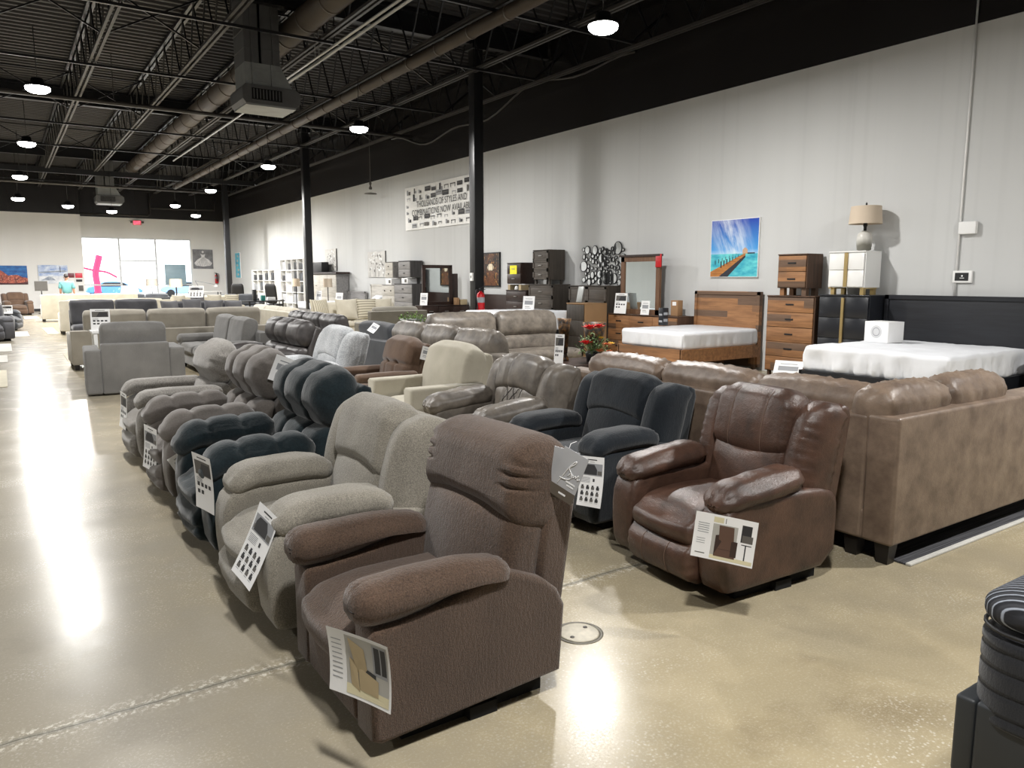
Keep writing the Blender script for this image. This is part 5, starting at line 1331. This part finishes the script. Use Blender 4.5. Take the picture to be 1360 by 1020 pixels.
def extinguisher(x, y, z, label, rz=PI):
    r = thing('fire_extinguisher', label, 'fire extinguisher', (x, y, z), rz)
    G().add(lathe([(.085, 0), (.09, .02), (.09, .42), (.075, .47), (.03, .50), (.03, .52)], 20)).build('cylinder', M_red, r)
    G().add(lathe([(.091, .26), (.091, .38)], 20, False)).build('label', M_ink2, r)
    G().add(rbox((.03, .03, .035), .01, (1, 1, 1), 2), T(0, 0, .55)).add(bar((0, -.02, .58), (0, .12, .63), .02, .015), sm=False).add(bar((0, -.02, .56), (0, .12, .55), .02, .012), sm=False).build('valve', M_black, r)
    G().add(tube(smoothp([(0, -.03, .55), (0, -.13, .55), (.02, -.14, .4), (.03, -.11, .22), (.03, -.10, .1)]), .014, 8)).build('hose', M_black, r)
    G().add(box(-.13, -.085, -.03, .03, .1, .55), sm=False).build('bracket', M_black, r)
extinguisher(9.04, 14.70, .82, 'red fire extinguisher hanging on the nearest black column', -PI/2)
extinguisher(10.35, 45.85, 1.35, 'red fire extinguisher far off on the wall right of the storefront', PI/2)
r = thing('exit_sign', 'red exit sign above the storefront', 'sign', (6.4, 45.97, 4.52), 0)
G().add(rbox((.21, .04, .125), .01, (1, 1, 1), 1), T(0, -.04, .1)).build('sign_box', plain('pale red plastic', C(240, 150, 160), .4), r)
G().add(text_mesh('EXIT', .33, .16), T(0, -.083, .1), sm=False).build('lettering', emit('exit red', (1, .05, .1), 5), r)
for s in (-1, 1): G().add(rbox((.05, .05, .05), .02, (1, 1, 1), 2), T(s*.28, -.06, .13)).add(bar((s*.2, -.04, .12), (s*.26, -.05, .13), .02, .02), sm=False).build('lamp_head', M_ink3, r)
for x, z, w_, h_, m, l in ((3.02, 1.78, .17, .16, plain('dark red sign', C(110, 40, 52), .4), 'small dark red fire notice beside the snowy picture'), (3.36, 1.78, .2, .17, plain('red sign', C(214, 60, 80), .4), 'small red fire notice at the corner by the storefront'), (3.36, 1.52, .17, .08, M_ink, 'small black notice below the red fire notice'), (3.42, 1.13, .13, .2, M_ink3, 'small grey pull station below the notices')):
    o = G().add(rbox((w_, .015, h_), .005, (1, 1, 1), 1)).build('wall_notice', m); o.location = (x*1.0, YL-.02, z); tag(o, l, 'notice'); o.scale = (.8, 1, .7)
# lone pendant hook on the black wall
o = G().add(tube([(10.6, 24.3, 4.75), (10.6, 24.3, 7.15)], .008, 5)).add(lathe([(.05, 0), (.06, .05), (.02, .12), (.05, .2), (.01, .3)], 10), T(10.6, 24.3, 4.6)).add(lathe([(.22, 0), (.2, .02), (.02, .05)], 14), T(10.6, 24.3, 4.45)).build('hanging_speaker', M_ink3); tag(o, 'small hanging fixture on a cord before the right wall, left of the banner', 'fixture')
for x, y, l in ((5.6, 17.5, 'small dark bell-shaped ceiling lamp beside the thick duct, switched off'), ):
    r = thing('dome_lamp', l, 'ceiling light', (x, y, 5.35)); G().add(lathe([(.22, 0), (.2, .06), (.1, .22), (.05, .3), (.01, .32)], 20, False)).build('dome', M_black, r); G().add(lathe([(.2, .0), (.15, -.02), (.001, -.03)], 20, False)).build('diffuser', M_white, r); G().add(tube([(0, 0, .3), (0, 0, 1.84)], .01, 6)).build('rod', M_black, r)

# ------------------------------------------------------------------ table with vases and flowers
r = thing('coffee_table', 'dark low table holding the vases inside the tan sectional', 'table', (6.55, 8.0, 0))
G().add(rbox((.6, .4, .02), .008, (1, 1, 1), 2), T(0, 0, .48)).build('tabletop', W_esp, r)
for sx in (-1, 1):
    for sy in (-1, 1): G().add(box(sx*.54-.03, sx*.54+.03, sy*.34-.03, sy*.34+.03, 0, .46), sm=False).build('leg', W_esp, r)
M_vase = nmat('mottled bronze glass', C(40, 28, 18), C(120, 84, 40), (1, 1, 1), 16, .45, .62)
for x, y, s, l in ((6.36, 8.17, 1.0, 'tall slim mottled bronze vase left of the red flowers'), (6.98, 8.26, 1.0, 'wide mottled bronze vase behind the red flowers')):
    pr = [(.07, 0), (.075, .02), (.045, .08), (.05, .25), (.075, .42), (.10, .58)] if s and x < 6.6 else [(.1, 0), (.11, .02), (.09, .12), (.13, .3), (.17, .5)]
    o = G().add(lathe(pr+[(pr[-1][0]-.012, pr[-1][1]), (.05, .1)], 24)).build('vase', M_vase); o.location = (x, y, .501); tag(o, l, 'vase')
M_leaf = plain('dull leaf green', C(72, 96, 48), .6, 0, .3, 20); M_leaf2 = plain('fresh leaf green', C(108, 142, 62), .6, 0, .3, 20)
M_fred = plain('red petals', C(196, 36, 40), .6, 0, .2, 20); M_fyel = plain('yellow petals', C(226, 186, 70), .6); M_for = plain('orange petals', C(196, 110, 66), .6)
def bouquet(label, loc, spec, seed_, R=.22, H=.3, nleaf=70, leafm=None, potf=None, cat='flowers', name='flower_arrangement'):
    r = thing(name, label, cat, loc); rr = random.Random(seed_)
    if potf: potf(r)
    st, lf = G(), G()
    for i in range(nleaf):
        a = rr.uniform(0, 2*PI); q = R*rr.random()**.5; z = H*(.35+.65*rr.random()*(1-(q/R)**2*.5)); p = Vector((q*math.cos(a), q*math.sin(a), z))
        s = rr.uniform(.03, .055); M_ = T(*p)@RZ(rr.uniform(0, 6.3))@RX(rr.uniform(-.9, .9))
        lf.add(([(0, 0, 0), (s*.4, s*.5, .006), (0, s*1.4, 0), (-s*.4, s*.5, .006)], [(0, 1, 2), (0, 2, 3)]), M_, sm=False)
        if i % 3 == 0: st.add(tube([(0, 0, .02), (p.x*.4, p.y*.4, z*.5), tuple(p)], .003, 4))
    st.build('stem', M_leaf, r); lf.build('foliage', leafm or M_leaf, r)
    for (x, y, z, s, m, n) in spec:
        f = G()
        for ring in range(3):
            for k in range(7):
                M_ = T(x, y, z)@RZ(k*2*PI/7+ring*.4)@RX(.35+.4*ring); L_ = s*(1-.22*ring)
                f.add(([(0, 0, 0), (L_*.35, L_*.5, L_*.12), (0, L_, L_*.05), (-L_*.35, L_*.5, L_*.12)], [(0, 1, 2, 3)]), M_, sm=False)
        f.build(n, m, r)
    return r
bouquet('arrangement of red, orange and yellow flowers between the two bronze vases', (6.6, 7.84, .501), [(-.10, -.05, .44, .13, M_fred, 'red_bloom'), (-.2, -.1, .25, .11, M_fred, 'red_bloom'), (.0, -.12, .46, .11, M_fred, 'red_bloom'), (.28, -.05, .22, .07, M_fyel, 'yellow_bloom'), (.12, -.15, .22, .08, M_for, 'orange_bloom'), (-.05, -.2, .15, .08, M_for, 'orange_bloom'), (.2, -.1, .12, .07, M_for, 'orange_bloom'), (.02, -.15, .32, .06, M_fyel, 'yellow_bloom')], 3, .24, .4, 130, None, lambda r: G().add(lathe([(.08, 0), (.1, .1), (.09, .14)], 16)).build('pot', M_black, r))
r = thing('side_table', 'small dark side table holding the potted plant behind the grey-brown sectional', 'table', (6.2, 12.5, 0))
G().add(lathe([(.3, .70), (.3, .73)], 24)).build('tabletop', W_esp, r); G().add(tube([(0, 0, .02), (0, 0, .70)], .03, 10)).build('pedestal', M_black, r); G().add(lathe([(.2, 0), (.2, .02)], 20)).build('base', M_black, r)
bouquet('bushy green potted plant in a square grey pot before the taupe loveseat', (6.2, 12.5, .731), [], 8, .24, .3, 150, M_leaf2, lambda r: G().add(prism([(-.13, 0), (.13, 0), (.17, .16), (-.17, .16)], -.15, .15, .008)).build('pot', M_galv, r), 'plant', 'potted_plant')
bouquet('green leafy plant beside the storefront window', (4.5, 37.0, .75), [], 12, .55, .55, 60, plain('lime leaf', C(150, 190, 90), .6), lambda r: G().add(lathe([(.12, 0), (.18, .25), (.16, .27)], 14)).build('pot', M_white, r), 'plant', 'potted_plant')
r = thing('plant_table', 'white table under the leafy plant by the storefront', 'table', (4.5, 37.0, 0)); G().add(box(-.6, .6, -.3, .3, .70, .749), sm=False).build('tabletop', M_lacq, r)
for sx in (-1, 1):
    for sy in (-1, 1): G().add(box(sx*.55-.03, sx*.55+.03, sy*.25-.03, sy*.25+.03, 0, .70), sm=False).build('leg', M_lacq, r)

# ------------------------------------------------------------------ far office corner and lamps
def floor_lamp(label, x, y, h, rs, hs, base=0.0, shade=None):
    r = thing('floor_lamp', label, 'lamp', (x, y, base)); s = shade or M_shade
    G().add(lathe([(rs, h-hs), (rs*.92, h)], 24, False)).add(lathe([(.001, h-.02), (rs*.9, h-.02)], 24, False)).build('lamp_shade', s, r)
    G().add(tube([(0, 0, .02), (0, 0, h-.03)], .018, 8)).build('pole', M_black, r); G().add(lathe([(.16, 0), (.16, .02), (.02, .035)], 20)).build('base', M_black, r)
floor_lamp('floor lamp with a taupe drum shade before the storefront, left of the pair', 6.0, 39.8, 1.62, .26, .36, 0, plain('taupe shade', C(150, 142, 132), .9))
floor_lamp('floor lamp with a tan drum shade before the storefront, right of the pair', 7.0, 39.4, 1.6, .3, .38, 0, plain('tan shade', C(178, 164, 146), .9))
r = thing('floor_lamp', 'lamp with a large white cone shade before the storefront doors', 'lamp', (4.75, 37.5, 0)); G().add(lathe([(.42, .86), (.3, 1.3)], 24, False)).build('lamp_shade', M_sheet, r); G().add(tube([(0, 0, .02), (0, 0, 1.27)], .02, 8)).build('pole', M_black, r); G().add(lathe([(.18, 0), (.18, .02)], 20)).build('base', M_black, r)
floor_lamp('slim lamp with a cream shade right of the middle column', 10.0, 26.0, 1.72, .2, .36) if 0 else None
for x, y, zt, l in ((10.75, 27.75, 0, 'cream shaded lamp at the right end of the media unit'), (10.7, 31.3, 0, 'cream shaded lamp left of the middle column by the tall bookcase')):
    floor_lamp(l, x-.55, y-.2, 1.62, .17, .32)
def office_chair(label, x, y, rz, s=1.0):
    r = thing('office_chair', label, 'chair', (x, y, 0), rz)
    G().add(cushion((.25, .26, .05), (.05, .05, .045), (0, 0, .01), (4, 4, 2))[0:2], T(0, 0, .5)).build('seat', M_black, r)
    G().add(cushion((.06, .27, .42), (.055, .1, .2), (0, 0, 0), (2, 6, 10)), T(-.26, 0, .98)@RY(rad(-8))).build('backrest', M_black, r)
    for s_ in (-1, 1): G().add(tube([(-.15, s_*.3, .5), (-.15, s_*.32, .7), (.15, s_*.32, .72)], .02, 6)).build('armrest', M_black, r)
    G().add(tube([(0, 0, .1), (0, 0, .46)], .03, 8)).build('gas_lift', M_chrome, r)
    b = G()
    for k in range(5): a = k*2*PI/5; b.add(bar((0, 0, .11), (.3*math.cos(a), .3*math.sin(a), .07), .04, .03), sm=False)
    b.build('star_base', M_black, r)
    for k in range(5): a = k*2*PI/5; G().add(rbox((.025, .02, .03), .015, (1, 1, 1), 2), T(.3*math.cos(a), .3*math.sin(a), .03)).build('caster', M_black, r)
office_chair('black high-backed office chair in front of the white bookcases', 9.7, 32.6, rad(40))
office_chair('black office chair with its back turned near the farthest column', 8.95, 35.6, rad(70))
def desk(label, x, y, w, d, h, m, rz=0):
    r = thing('desk', label, 'desk', (x, y, 0), rz); G().add(rbox((w/2, d/2, .02), .005, (1, 1, 1), 1), T(0, 0, h-.02)).build('desktop', m, r)
    for sx in (-1, 1):
        for sy in (-1, 1): G().add(box(sx*(w/2-.05)-.02, sx*(w/2-.05)+.02, sy*(d/2-.05)-.02, sy*(d/2-.05)+.02, 0, h-.04), sm=False).build('leg', M_black, r)
    return r
desk('black desk with small items in front of the low bookcase', 8.3, 29.6, 1.6, .7, .78, M_blackl, rad(20))
desk('white desk holding the articulated lamp right of the storefront', 9.1, 43.2, 1.6, .7, .95, M_lacq)
for x, y, z, w_, h_, m, l in ((8.0, 29.5, .781, .12, .42, M_black, 'black upright speaker on the black desk'), (8.35, 29.6, .781, .14, .2, plain('teal box', C(30, 120, 110), .5), 'small teal box on the black desk'), (8.7, 29.75, .781, .3, .12, M_white, 'white box on the black desk')):
    o = G().add(rbox((w_/2, .1, h_/2), .01, (1, 1, 1), 1)).build('desk_item', m); o.location = (x, y, z+h_/2+.001); tag(o, l, 'box')
r = thing('desk_lamp', 'articulated white desk lamp on the white desk at the far wall', 'lamp', (8.9, 43.2, .951)); G().add(lathe([(.12, 0), (.12, .03)], 16)).build('base', M_ink3, r); G().add(bar((0, 0, .03), (-.25, 0, .55), .03, .03), sm=False).add(bar((-.25, 0, .55), (.75, 0, .35), .03, .03), sm=False).build('arm', M_ink2, r); G().add(lathe([(.14, 0), (.05, .14)], 14), T(.8, 0, .22)).build('lamp_head', M_white, r)
r = thing('sign_stand', 'grey sign board on a thin stand at the far end of the aisle', 'sign', (1.55, 41.5, 0)); G().add(box(-.26, .26, -.015, .015, 1.05, 1.5), sm=False).build('board', M_ink3, r); G().add(tube([(0, 0, .02), (0, 0, 1.05)], .02, 8)).build('pole', M_black, r); G().add(lathe([(.2, 0), (.2, .02)], 16)).build('base', M_black, r)
o = G().add(rbox((.35, .012, .7), .005, (1, 1, 1), 1)).build('screen_panel', plain('pale blue panel', C(150, 176, 190), .4)); o.location = (8.12, 45.6, 1.5); o.scale = (1.55, 1, .78); tag(o, 'tall pale blue poster panel standing against the right storefront window', 'poster'); o.location.z = 1.85
r = thing('poster_stand', 'stand under the pale blue poster panel at the storefront', 'stand', (8.12, 45.6, 0)); G().add(box(-.03, .03, -.03, .03, .02, 1.3), sm=False).build('post', M_ink3, r); G().add(box(-.3, .3, -.15, .15, 0, .02), sm=False).build('base', M_ink3, r)

# ------------------------------------------------------------------ person
def person(label, loc, rz):
    skin_m = plain('skin', C(172, 124, 100), .55); shirt = plain('teal shirt cloth', C(92, 142, 144), .85, 0, .08, 12); trou = plain('dark trousers cloth', C(48, 50, 58), .85); hair = plain('dark hair', C(34, 26, 24), .7, 0, .2, 40)
    r = thing('person', label, 'person', loc, rz)
    def skinned(nm, verts, edges, rads, mat, root=0, sub=1):
        me = bpy.data.meshes.new(nm); me.from_pydata(verts, edges, []); me.materials.append(mat)
        o = bpy.data.objects.new(nm, me); COL.objects.link(o); o.parent = r
        m = o.modifiers.new('Skin', 'SKIN'); m.use_smooth_shade = True
        ld = me.skin_vertices[0] if me.skin_vertices else me.attributes and None
        for i, rd in enumerate(rads): me.skin_vertices[0].data[i].radius = (rd if isinstance(rd, tuple) else (rd, rd))
        me.skin_vertices[0].data[root].use_root = True
        s = o.modifiers.new('Sub', 'SUBSURF'); s.levels = sub; s.render_levels = sub+1
        return o
    V = [(0, 0, .98), (0, .01, 1.2), (0, 0, 1.42), (0, -.01, 1.52), (0, -.02, 1.60), (0, -.02, 1.72)]
    E = [(0, 1), (1, 2), (2, 3), (3, 4), (4, 5)]; Rr = [(.16, .11), (.15, .105), (.16, .10), .055, (.075, .09), (.065, .08)]
    for s in (-1, 1):
        k = len(V); V += [(s*.19, 0, 1.43), (s*.24, .01, 1.16), (s*.25, -.06, .92), (s*.25, -.09, .82), (s*.25, -.10, .76)]; E += [(2, k), (k, k+1), (k+1, k+2), (k+2, k+3), (k+3, k+4)]; Rr += [.06, .045, .032, (.02, .042), (.017, .036)]
        for j in range(4):
            f = len(V); V += [(s*(.25-.003*j), -.135+.024*j, .725-.01*(j in (1, 2))), (s*.24, -.135+.024*j, .68-.012*(j in (1, 2)))]; E += [(k+4, f), (f, f+1)]; Rr += [.009, .008]
        f = len(V); V += [(s*.235, -.145, .79), (s*.225, -.165, .75)]; E += [(k+3, f), (f, f+1)]; Rr += [.011, .009]
        k = len(V); V += [(s*.095, 0, .9), (s*.11, -.01, .5), (s*.115, .02, .09), (s*.13, -.10, .035)]; E += [(0, k), (k, k+1), (k+1, k+2), (k+2, k+3)]; Rr += [.085, .058, .04, (.045, .03)]
    skinned('body', V, E, Rr, skin_m)
    Vs = [(0, .005, .93), (0, .012, 1.2), (0, .0, 1.42), (0, 0, 1.50)]; Es = [(0, 1), (1, 2), (2, 3)]; Rs = [(.20, .145), (.195, .14), (.20, .125), (.09, .09)]
    for s in (-1, 1): k = len(Vs); Vs += [(s*.2, 0, 1.44), (s*.25, .005, 1.18)]; Es += [(2, k), (k, k+1)]; Rs += [.095, .085]
    skinned('shirt', Vs, Es, Rs, shirt)
    Vt = [(0, 0, .97)]; Et = []; Rt = [(.175, .125)]
    for s in (-1, 1): k = len(Vt); Vt += [(s*.1, 0, .86), (s*.115, -.01, .5), (s*.12, .02, .1)]; Et += [(0, k), (k, k+1), (k+1, k+2)]; Rt += [.1, .08, .07]
    skinned('trousers', Vt, Et, Rt, trou)
    for s in (-1, 1): G().add(cushion((.045, .13, .04), (.04, .06, .035), (0, 0, 0), (2, 4, 2)), T(s*.125, -.06, .04)).build('shoe', M_black, r)
    G().add(cushion((.086, .105, .085), (.085, .1, .084), (0, 0, 0), (3, 3, 3), lambda p, q: p*np.array((1, 1, 1))+np.stack([0*q[:, 0], .012*(1-q[:, 2]), 0*q[:, 0]], 1), .004, 20), T(0, .005, 1.735)).build('hair', hair, r)
    for s in (-1, 1):
        G().add(rbox((.012, .02, .03), .011, (1, 1, 1), 2), T(s*.088, .0, 1.66)).build('ear', skin_m, r)
        G().add(rbox((.012, .006, .007), .006, (1, 1, 1), 2), T(s*.033, -.108, 1.665)).build('eye', M_ink, r)
    G().add(rbox((.013, .02, .024), .011, (1, 1, 1), 2), T(0, -.118, 1.635)).build('nose', skin_m, r); G().add(rbox((.025, .008, .006), .005, (1, 1, 1), 2), T(0, -.105, 1.595)).build('mouth', plain('lip', C(140, 84, 76), .5), r)
person('person in a loose teal shirt seen from behind, standing beyond the cream sofa', (2.28, 36.6, 0), PI-.15)

# ------------------------------------------------------------------ outside the storefront
M_lot = plain('pale parking lot', C(206, 206, 204), .9)
struct(G().add(box(-14, 26, Y1+.2, Y1+60, -.25, -.05), sm=False).build('ground_outside', M_lot))
M_pink = plain('pink nylon', C(238, 70, 120), .7, 0, .05)
r = thing('air_dancer', 'pink inflatable tube figure dancing outside the left window', 'inflatable', (5.0, 54, -.05))
G().add(tube(smoothp([(0, 0, 0), (.05, 0, 1.1), (-.05, 0, 2.0), (.12, 0, 2.6), (.25, 0, 3.1)]), .19, 14)).build('body', M_pink, r)
for s in (-1, 1): G().add(tube(smoothp([(0, 0, 2.15), (s*.6, 0, 2.3-.2*(s > 0)), (s*1.15, 0, 2.5-.75*(s > 0))]), [.07]*1+[.06]*60 if 0 else .06, 8)).build('arm', M_pink, r)
G().add(lathe([(.32, -.0), (.32, .25)], 16)).build('blower', M_ink, r)
def car(label, x, y, rz, m):
    r = thing('parked_car', label, 'car', (x, y, -.05), rz)
    bo = smooth_outline([(-2.2, .3), (2.2, .3), (2.25, .75), (1.3, .95), (.7, 1.42), (-.9, 1.42), (-1.7, .98), (-2.25, .9)], 2)
    G().add(prism(bo, -.85, .85, .1)).build('body', m, r)
    wn = [(.62, 1.33), (1.12, .98), (-1.4, .98), (-.85, 1.33)]
    for s in (-1, 1): G().add(prism(wn, s*.86-.005, s*.86+.005, .002), sm=False).build('window', M_ink, r)
    for xx in (-1.4, 1.4):
        for s in (-1, 1): G().add(lathe([(.3, -.1), (.34, -.08), (.34, .08), (.3, .1)], 20), T(xx, s*.8, .34)@RX(PI/2)).build('wheel', M_black, r)
car('blue parked car outside the left storefront window', 8.3, 76, .1, plain('blue car paint', C(90, 150, 205), .3))
car('silver parked car outside behind the tan lamp', 14.4, 76, -.1, plain('silver blue car paint', C(150, 180, 215), .3))
# floor cleanout cover
r = thing('floor_cover', 'round metal cleanout cover set in the floor beside the nearest brown recliner', 'cover', (2.09, 2.55, 0))
G().add(lathe([(.095, .0), (.095, .003), (.088, .004)], 32)).build('plate', plain('concrete coloured plate', C(170, 163, 146), .45, .2, .15, 30), r); G().add(lathe([(.112, .0), (.112, .002), (.098, .002), (.098, .0)], 32)).build('rim', plain('grey ring', C(120, 116, 106), .5, .3), r)
for a in (.4, 3.5): G().add(lathe([(.01, .003), (.01, .006)], 10), T(.06*math.cos(a), .06*math.sin(a), 0)).build('screw', M_ink3, r)
# ------------------------------------------------------------------ lights
M_lens = emit('light lens', (1, .98, .94), 32)
LPOW = 225
def high_bay(x, y, z, label, power=LPOW):
    r = thing('high_bay_light', label, 'ceiling light', (x, y, z), 0, 'high bay lights')
    G().add(lathe([(.05, .16), (.10, .15), (.12, .05), (.2, .03), (.21, 0), (.2, -.005)], 20)).build('housing', M_black, r)
    G().add(lathe([(.20, -.006), (.195, -.05), (.15, -.085), (.07, -.105), (.001, -.11)], 20, True)).build('lens', M_lens, r)
    G().add(tube([(0, 0, .15), (0, 0, 6.1-z)], .008, 6)).build('hanging_cord', M_steel_b, r)
    d = bpy.data.lights.new('high_bay_lamp', 'AREA'); d.shape = 'DISK'; d.size = .36; d.energy = power; d.color = (1, .98, .95)
    o = bpy.data.objects.new('high_bay_lamp', d); COL.objects.link(o); o.parent = r; o.location = (0, 0, -.13)
for x, y, z, l in (
    (.83, 16.6, 5.05, 'bright round ceiling light over the aisle, largest at the left edge'),
    (.83, 23.4, 5.05, 'bright round ceiling light over the aisle, second down from the largest at left'),
    (.75, 28.3, 4.75, 'bright round ceiling light over the aisle, third down the left line'),
    (.76, 33.1, 4.5, 'bright round ceiling light lowest of the left line'),
    (7.0, 8.2, 5.0, 'brightest ceiling light, at the top right before the black wall'),
    (7.0, 16.6, 5.0, 'ceiling light just left of the nearest black column'),
    (7.0, 23.6, 5.0, 'ceiling light left of the second black column'),
    (7.0, 31.2, 5.0, 'ceiling light near the top of the farthest black column'),
    (6.5, 35.6, 4.75, 'small ceiling light over the storefront, right of the far heater'),
    (2.46, 35.3, 4.5, 'small ceiling light over the storefront, left of the far heater'),
    (4.19, 36.9, 4.49, 'small ceiling light right under the far heater'),
    (7.66, 37.3, 4.5, 'small ceiling light far right over the storefront'),
    (.83, 8.4, 5.05, 'ceiling light above the front row of recliners, over the camera view'),
    (.83, .4, 5.05, 'ceiling light above the near end of the aisle'),
    (7.0, .2, 5.0, 'ceiling light above the black mattress corner'),
    (-5.3, 8.4, 5.05, 'ceiling light left of the aisle at the near end'),
    (-5.3, 23.4, 5.05, 'ceiling light left of the aisle halfway down'),
    (-5.3, 38.6, 5.05, 'ceiling light left of the aisle at the far end')):
    high_bay(x, y, z, l, LPOW*(1.5 if y > 27 else 1.25 if (x > 6 and y < 9) else 1.0))

# world: bright overcast sky outside the storefront
w = bpy.data.worlds.new('World'); S.world = w; w.use_nodes = True
w.node_tree.nodes['Background'].inputs[0].default_value = (.96, .98, 1, 1)
w.node_tree.nodes['Background'].inputs[1].default_value = 2.6

# camera
cd = bpy.data.cameras.new('camera'); cam = bpy.data.objects.new('camera', cd); COL.objects.link(cam)
cam.location = (0, 0, 1.62)
cam.rotation_euler = (PI/2-math.atan2(140, 1000), 0, -math.atan2(680, 1010))
cd.sensor_width = 36; cd.lens = 36*1000/1360; cd.clip_end = 300
S.camera = cam
S.view_settings.view_transform = 'Standard'; S.view_settings.look = 'None'
S.view_settings.gamma = 1; S.view_settings.use_curve_mapping = False
S.view_settings.exposure = 0.3
try:
    S.cycles.max_bounces = 8; S.cycles.diffuse_bounces = 4; S.cycles.glossy_bounces = 3
except Exception: pass
